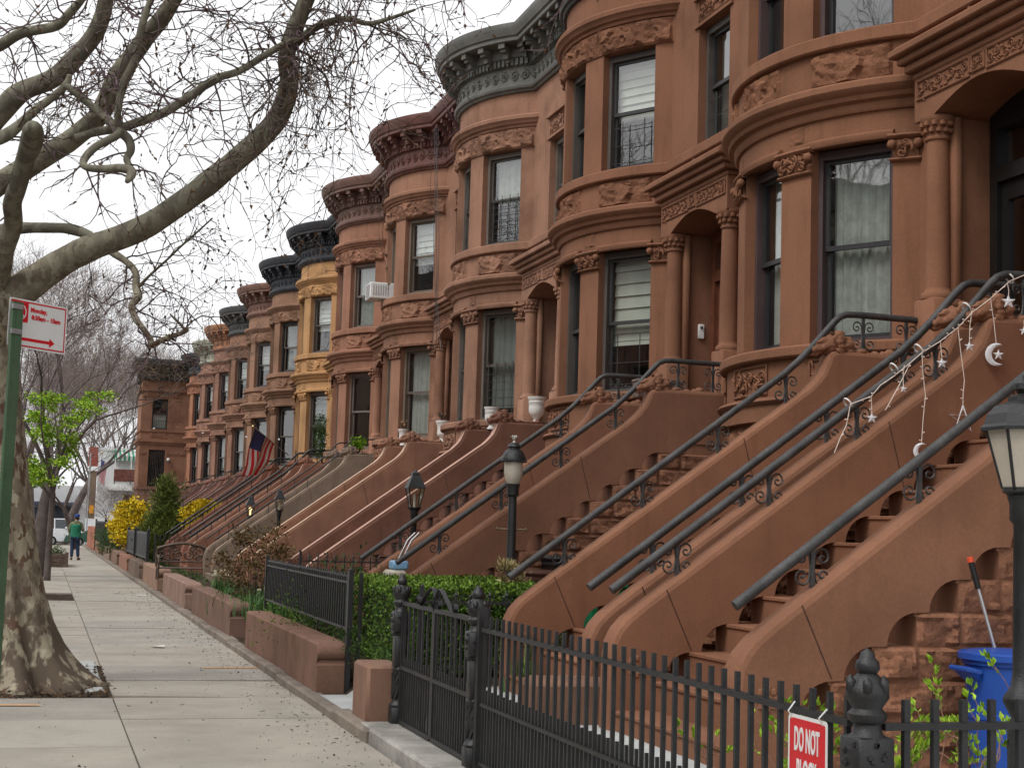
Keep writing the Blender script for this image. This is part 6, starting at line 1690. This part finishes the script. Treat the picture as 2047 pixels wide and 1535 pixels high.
def star(c_, r_, wire=False, th=.008):
    mb = MB(); u = V((.95, -.3, 0)).normalized(); w = V((0, 0, 1)); n_ = u.cross(w)
    if wire:
        pts = [c_ + (u * sin(k * 4 * pi / 5) + w * cos(k * 4 * pi / 5)) * r_ for k in range(6)]; mb.tube(pts, .006, 5)
    else:
        pts = [c_ + (u * sin(k * pi / 5) + w * cos(k * pi / 5)) * (r_ if k % 2 == 0 else r_ * .42) for k in range(10)]
        mb.add(pts + [c_ + n_ * th, c_ - n_ * th], [(k, (k + 1) % 10, 10) for k in range(10)] + [((k + 1) % 10, k, 11) for k in range(10)])
    return mb.build('star', STAR, e, smooth=False)
def moon(c_, r_):
    mb = MB(); u = V((.95, -.3, 0)).normalized(); w = V((0, 0, 1)); n_ = u.cross(w); rows = []
    for k in range(17):
        a = pi * .32 + 2 * pi * .68 * k / 16 * 1.0; o_ = c_ + (u * cos(a) + w * sin(a)) * r_
        ci = c_ + (u * .36 * r_) ; b = V((o_ - ci)); i_ = ci + (o_ - ci).normalized() * r_ * .78 if k not in (0, 16) else o_
        rows.append([o_ + n_ * .004, (o_ + i_) / 2 + n_ * .012, i_ + n_ * .004, (o_ + i_) / 2 - n_ * .012])
    mb.grid(rows, 0, True); return mb.build('crescent_moon', STAR, e, ang=60)
for a, b, kind, r_ in HANG:
    cord([T(*a), T((a[0] + b[0]) / 2 + R.uniform(-2, 2), (a[1] + b[1]) / 2), T(*b)])
    rw = r_ * .66 / FPX * 9.6
    if kind in ('star', 'bigstar'): star(T(b[0], b[1] + r_ * .45), rw * 1.1, kind == 'bigstar')
    if kind in ('moon', 'moonstar'): moon(T(b[0], b[1] + r_ * .5), rw * 1.1)
    if kind == 'moonstar': star(T(b[0] + 4, b[1] + r_ * .5), rw * .55)
m.build('cord', CORD, e)
m = MB()
for px, py in ((1695, 806), (1787, 736), (1836, 698), (1932, 615), (2018, 556)):
    p = at(px, py, SS[0][0] + RAILY[1]); a = V((.80, 0, .6)); o_ = a.orthogonal().normalized(); c2 = a.normalized().cross(o_)
    m.tube([p + (o_ * cos(k * pi / 6) + c2 * sin(k * pi / 6)) * .038 for k in range(13)], .006, 4)
m.build('cable_tie', WHITE, e)

# ================================================================ CARS
TYRE = mat('tyre', (.015, .015, .016), .8, 0, bump=0); RIM = mat('rim', (.5, .5, .5), .3, 0, bump=0, metal=.9); CGL = mat('car_glass', (.02, .03, .035), .08, 0, bump=0, spec=.8)
def car(loc, rz, paint, lab, kind='sedan', rough=.3):
    e = empty('parked_car', (0, 0, 0)); tag(e, lab, 'car'); P_ = mat('car_paint', paint, rough, 0, bump=0, coat=.6, spec=.5)
    if kind == 'sedan':
        body = [(-2.25, .35), (-2.3, .6), (-2.2, .88), (-1.5, .95), (1.0, .93), (1.75, .85), (2.2, .70), (2.28, .5), (2.2, .32)]; cab = [(-1.75, .93), (-1.05, 1.40), (.25, 1.44), (1.15, .92)]
    else:
        body = [(-2.5, .45), (-2.55, .7), (-2.5, 1.05), (-.7, 1.05), (1.0, 1.08), (2.2, 1.02), (2.45, .85), (2.5, .5), (2.4, .42)]; cab = [(-.75, 1.05), (-.65, 1.75), (.75, 1.78), (1.3, 1.08)]
    W_ = .86
    def loft(poly, w0, w1):
        z0 = min(z for _, z in poly); z1 = max(z for _, z in poly); mb = MB(); n = len(poly)
        f = lambda z: w0 + (w1 - w0) * (z - z0) / (z1 - z0)
        rows = [[(x * k, s_ * f(z) * q, z) for x, z in poly] for s_, k, q in ((-1, .985, 1), (-1, 1, .93), (1, 1, .93), (1, .985, 1))]
        mb.grid([r + [r[0]] for r in rows]); mb.add(rows[0], [list(range(n))]); mb.add(rows[-1], [list(range(n))[::-1]]); return mb
    loft(body, W_, W_ * .96).build('body', P_, e, ang=40); loft(cab, W_ * .93, W_ * .72).build('roof', P_, e, ang=40)
    zc0, zc1 = cab[0][1], max(z for _, z in cab)
    for sg in (-1, 1):
        mb = MB(); xs_ = [cab[0][0] + .28, (cab[0][0] + cab[3][0]) / 2 - .25, (cab[0][0] + cab[3][0]) / 2 - .17, cab[3][0] - .28]
        tops_ = [cab[1][0] + .08, (cab[1][0] + cab[2][0]) / 2 - .05, (cab[1][0] + cab[2][0]) / 2 + .03, cab[2][0] - .05]
        for i in (0, 2): mb.quad((xs_[i], sg * (W_ * .925), zc0 + .04), (xs_[i + 1], sg * W_ * .925, zc0 + .04), (tops_[i + 1], sg * W_ * .755, zc1 - .07), (tops_[i], sg * W_ * .755, zc1 - .07))
        mb.build('window', CGL, e, smooth=False)
    mb = MB(); dx = .012
    mb.quad((cab[3][0] + dx - .03, -W_ * .84, zc0 + .04), (cab[3][0] + dx - .03, W_ * .84, zc0 + .04), (cab[2][0] + dx + .03, W_ * .66, zc1 - .04), (cab[2][0] + dx + .03, -W_ * .66, zc1 - .04)); mb.build('windscreen', CGL, e, smooth=False)
    for x in (-1.4, 1.42):
        for sg in (-1, 1):
            w = MB(); w.tube([(x, sg * (W_ - .16), .32), (x, sg * (W_ + .015), .32)], .33, 20); wo = w.build('wheel', TYRE, e, ang=50)
            w = MB(); w.tube([(x, sg * (W_ + .0), .32), (x, sg * (W_ + .025), .32)], .21, 16); w.build('rim', RIM, wo, ang=50)
    for sg in (-1, 1):
        mb = MB(); mb.ball((2.18 if kind == 'sedan' else 2.45, sg * .62, .72 if kind == 'sedan' else .85), .12, 8, 0, (.5, 1.5, .8)); mb.build('headlight', RIM, e)
        mb = MB(); mb.rbox(.75, .95, sg * (W_ + .02) - .08, sg * (W_ + .02) + .08, zc0 + .03, zc0 + .15, .03); mb.build('mirror', P_, e)
    e.location = loc; e.rotation_euler = (0, 0, rz); return e
q = at(129, 1080, 102); car((q.x - 2.25, 102.0, -.15), 0, (.72, .73, .74), 'white saloon car crossing at the far end of the sidewalk')
q = at(127, 1080, 100); car((q.x + 2.3, 100.0, -.15), pi, (.012, .07, .035), 'dark green car partly hidden behind the man')
q = at(125, 1060, 108); car((q.x - .6, 108.2, -.15), 0, (.74, .74, .74), 'white pickup truck beyond the white saloon car', 'pickup')

# ================================================================ THE MAN
mp = atZ(148, 1119); mx_, my_ = mp.x, mp.y
e = empty('person', (mx_, my_, 0)); tag(e, 'man in green quilted vest, blue cap and jeans seen from behind on the sidewalk', 'person')
SKIN = mat('skin', (.42, .24, .17), .6, .05, 8, 60, .05); VEST = mat('green_vest', (.015, .165, .095), .7, .12, 7, 25, .6, bdist=.02); JEAN = mat('jeans', (.022, .04, .085), .85, .2, 7, 60, .2); SHIRT = mat('olive_sleeve', (.17, .19, .10), .85, .15, 7, 50, .2); CAP = mat('blue_cap', (.03, .06, .22), .8, .1)
J = lambda x, y, z: V((mx_ + x, my_ + y, z))
jt = {'pel': (J(0, 0, .95), (.15, .11)), 'bel': (J(0, 0, 1.10), (.15, .11)), 'che': (J(0, -.01, 1.32), (.17, .115)), 'sho': (J(.01, -.01, 1.45), (.12, .08)), 'nec': (J(.02, .01, 1.54), (.055, .055)), 'hd1': (J(.03, .03, 1.63), (.085, .095)), 'hd2': (J(.03, .03, 1.73), (.075, .09)),
 'ls': (J(-.19, 0, 1.42), .062), 'le': (J(-.25, .02, 1.16), .045), 'lw': (J(-.20, .20, 1.02), .033), 'lh': (J(-.17, .27, 1.02), (.038, .022)),
 'rs': (J(.20, 0, 1.42), .062), 're': (J(.27, .0, 1.15), .047), 'rw': (J(.30, .20, 1.19), .033), 'rh': (J(.31, .27, 1.22), (.038, .022)),
 'lh1': (J(-.09, 0, .90), .085), 'lk': (J(-.10, .02, .50), .06), 'la': (J(-.11, -.02, .10), .042), 'lt': (J(-.12, .14, .05), .035), 'rh1': (J(.09, 0, .90), .085), 'rk': (J(.11, .04, .50), .06), 'ra': (J(.14, .0, .10), .042), 'rt': (J(.19, .15, .05), .035)}
bn = [('pel', 'bel'), ('bel', 'che'), ('che', 'sho'), ('sho', 'nec'), ('nec', 'hd1'), ('hd1', 'hd2'), ('sho', 'ls'), ('ls', 'le'), ('le', 'lw'), ('lw', 'lh'), ('sho', 'rs'), ('rs', 're'), ('re', 'rw'), ('rw', 'rh'), ('pel', 'lh1'), ('lh1', 'lk'), ('lk', 'la'), ('la', 'lt'), ('pel', 'rh1'), ('rh1', 'rk'), ('rk', 'ra'), ('ra', 'rt')]
for hd, sg in (('lh', -1), ('rh', 1)):
    b = jt[hd][0]
    for i in range(4):
        k = '%sf%d' % (hd, i); L_ = (.075, .085, .08, .06)[i]; o_ = V((-.028 + .018 * i, .03, 0)) * (1 if sg > 0 else -1); o_.y = .03
        jt[k + 'a'] = (b + o_ + V((0, .02, .004)), .0095); jt[k + 'b'] = (b + o_ + V((0, .02 + L_ * .5, -.012)), .0088); jt[k + 'c'] = (b + o_ + V((0, .02 + L_ * .75, -.045)), .008)
        bn += [(hd, k + 'a'), (k + 'a', k + 'b'), (k + 'b', k + 'c')]
    jt[hd + 't'] = (b + V((-sg * .045, .0, .01)), .011); jt[hd + 'u'] = (b + V((-sg * .055, .045, 0)), .0095); bn += [(hd, hd + 't'), (hd + 't', hd + 'u')]
skin_mesh('body', jt, bn, SKIN, e)
def wear(name, keys, grow, mt):
    k2 = {k: (jt[k][0], tuple(r + grow for r in (jt[k][1] if hasattr(jt[k][1], '__len__') else (jt[k][1],) * 2))) for k in keys}
    return skin_mesh(name, k2, [b for b in bn if b[0] in k2 and b[1] in k2], mt, e)
wear('jeans', ('pel', 'lh1', 'lk', 'la', 'rh1', 'rk', 'ra'), .022, JEAN); wear('vest', ('bel', 'pel', 'che', 'sho'), .068, VEST); wear('shirt', ('sho', 'nec', 'ls', 'le', 'lw', 'rs', 're', 'rw'), .014, SHIRT)
m = MB(); h = J(.03, .03, 1.70); rows = []
m.lathe([(.108, 0), (.11, .03), (.10, .075), (.07, .11), (.0, .125)], h, 14, 0, 1, 1.1)
m.add([h + V((-.07, .09, .01)), h + V((.07, .09, .01)), h + V((.06, .20, -.01)), h + V((-.06, .20, -.01)), h + V((-.07, .09, .025)), h + V((.07, .09, .025)), h + V((.06, .20, .004)), h + V((-.06, .20, .004))], [(0, 1, 2, 3), (4, 5, 6, 7), (2, 3, 7, 6), (0, 3, 7, 4), (1, 2, 6, 5)]); m.build('cap', CAP, e)
m = MB(); m.ball(J(.03, .0, 1.64), .092, 10, 0, (.96, .9, .8)); m.build('hair', mat('dark_hair', (.03, .022, .018), .8, 0, bump=0), e)
m = MB()
for sg in (-1, 1): m.ball(J(.03 + sg * .092, .03, 1.63), .022, 6, 0, (.5, 1, 1.5))
m.ball(J(.03, .135, 1.62), .018, 6); m.build('ears_and_nose', SKIN, e)
for k, a in (('lt', 'la'), ('rt', 'ra')):
    m = MB(); p = (jt[k][0] + jt[a][0]) / 2; d = (jt[k][0] - jt[a][0]); d.z = 0; d.normalize()
    c_ = V((p.x, p.y, .045)); m.tube([c_ - d * .13, c_ - d * .09, c_ + d * .05, c_ + d * .14, c_ + d * .17], [.02, .046, .048, .04, .02], 10); m.build('shoe', mat('brown_shoe', (.10, .05, .035), .6, .1), e)

for px, Y, s_, rz, v, lab in ((262, 67, .20, 1.0, 1, 'leafless grey shrub against the corner building wall'), (238, 74, .26, 2.4, 0, 'leafless shrub before the white building, left of the corner building')):
    o = copy_tree(PROTO[v]); q = at(px, 1030, Y); o.location = (q.x, Y, .3); o.scale = (s_ * 1.3, s_ * 1.3, s_); o.rotation_euler = (0, 0, rz); o.name = 'bare_shrub'; tag(o, lab, 'shrub', 'bare shrubs')
EXPO = .30
# ================================================================ CAMERA, LIGHT, SKY
cam = bpy.data.cameras.new('camera'); co = bpy.data.objects.new('camera', cam); col.objects.link(co)
cam.sensor_fit = 'HORIZONTAL'; cam.sensor_width = 36; cam.lens = FPX * 36 / 2047
cam.clip_start = .05; cam.clip_end = 3000
M = Matrix((( RR.x, UU.x, -_F.x), (RR.y, UU.y, -_F.y), (RR.z, UU.z, -_F.z))).to_4x4()
M.translation = EYE; co.matrix_world = M
sc.camera = co
W = bpy.data.worlds.new('World'); sc.world = W; W.use_nodes = True
nt = W.node_tree; bg = nt.nodes['Background']
sky = nt.nodes.new('ShaderNodeTexSky'); sky.sky_type = 'NISHITA'; sky.sun_disc = False
EL, AZ = 52, -115     # sun elevation; azimuth from +Y towards +X
sky.sun_elevation = D2R(EL); sky.sun_rotation = D2R(AZ); sky.dust_density = 4; sky.air_density = 1; sky.ozone_density = .5
hs = nt.nodes.new('ShaderNodeHueSaturation'); hs.inputs['Saturation'].default_value = .12
nt.links.new(sky.outputs[0], hs.inputs['Color'])
mx = nt.nodes.new('ShaderNodeMix'); mx.data_type = 'RGBA'; mx.inputs[0].default_value = .72
nt.links.new(hs.outputs[0], mx.inputs[6]); mx.inputs[7].default_value = (7.0, 7.05, 7.2, 1)   # flat overcast deck
nt.links.new(mx.outputs[2], bg.inputs[0]); bg.inputs[1].default_value = .15
sl = bpy.data.lights.new('sun', 'SUN'); so = bpy.data.objects.new('sun', sl); col.objects.link(so)
sl.energy = 1.1; sl.angle = D2R(18); sl.color = (1, .97, .93)
dv = V((sin(D2R(AZ)) * cos(D2R(EL)), cos(D2R(AZ)) * cos(D2R(EL)), sin(D2R(EL))))
so.rotation_euler = dv.to_track_quat('Z', 'Y').to_euler()
sc.view_settings.view_transform = 'Standard'; sc.view_settings.look = 'None'; sc.view_settings.gamma = 1
sc.view_settings.exposure = EXPO
sc.view_settings.use_curve_mapping = False
sc.cycles.max_bounces = 6; sc.cycles.transparent_max_bounces = 12; sc.cycles.diffuse_bounces = 3; sc.cycles.glossy_bounces = 3
sc.cycles.use_denoising = True; sc.cycles.use_adaptive_sampling = True; sc.cycles.adaptive_threshold = .02
sc.cycles.sample_clamp_indirect = 6; sc.cycles.caustics_reflective = False; sc.cycles.caustics_refractive = False
for o in list(bpy.data.objects):
    if o.name not in col.objects: bpy.data.objects.remove(o)
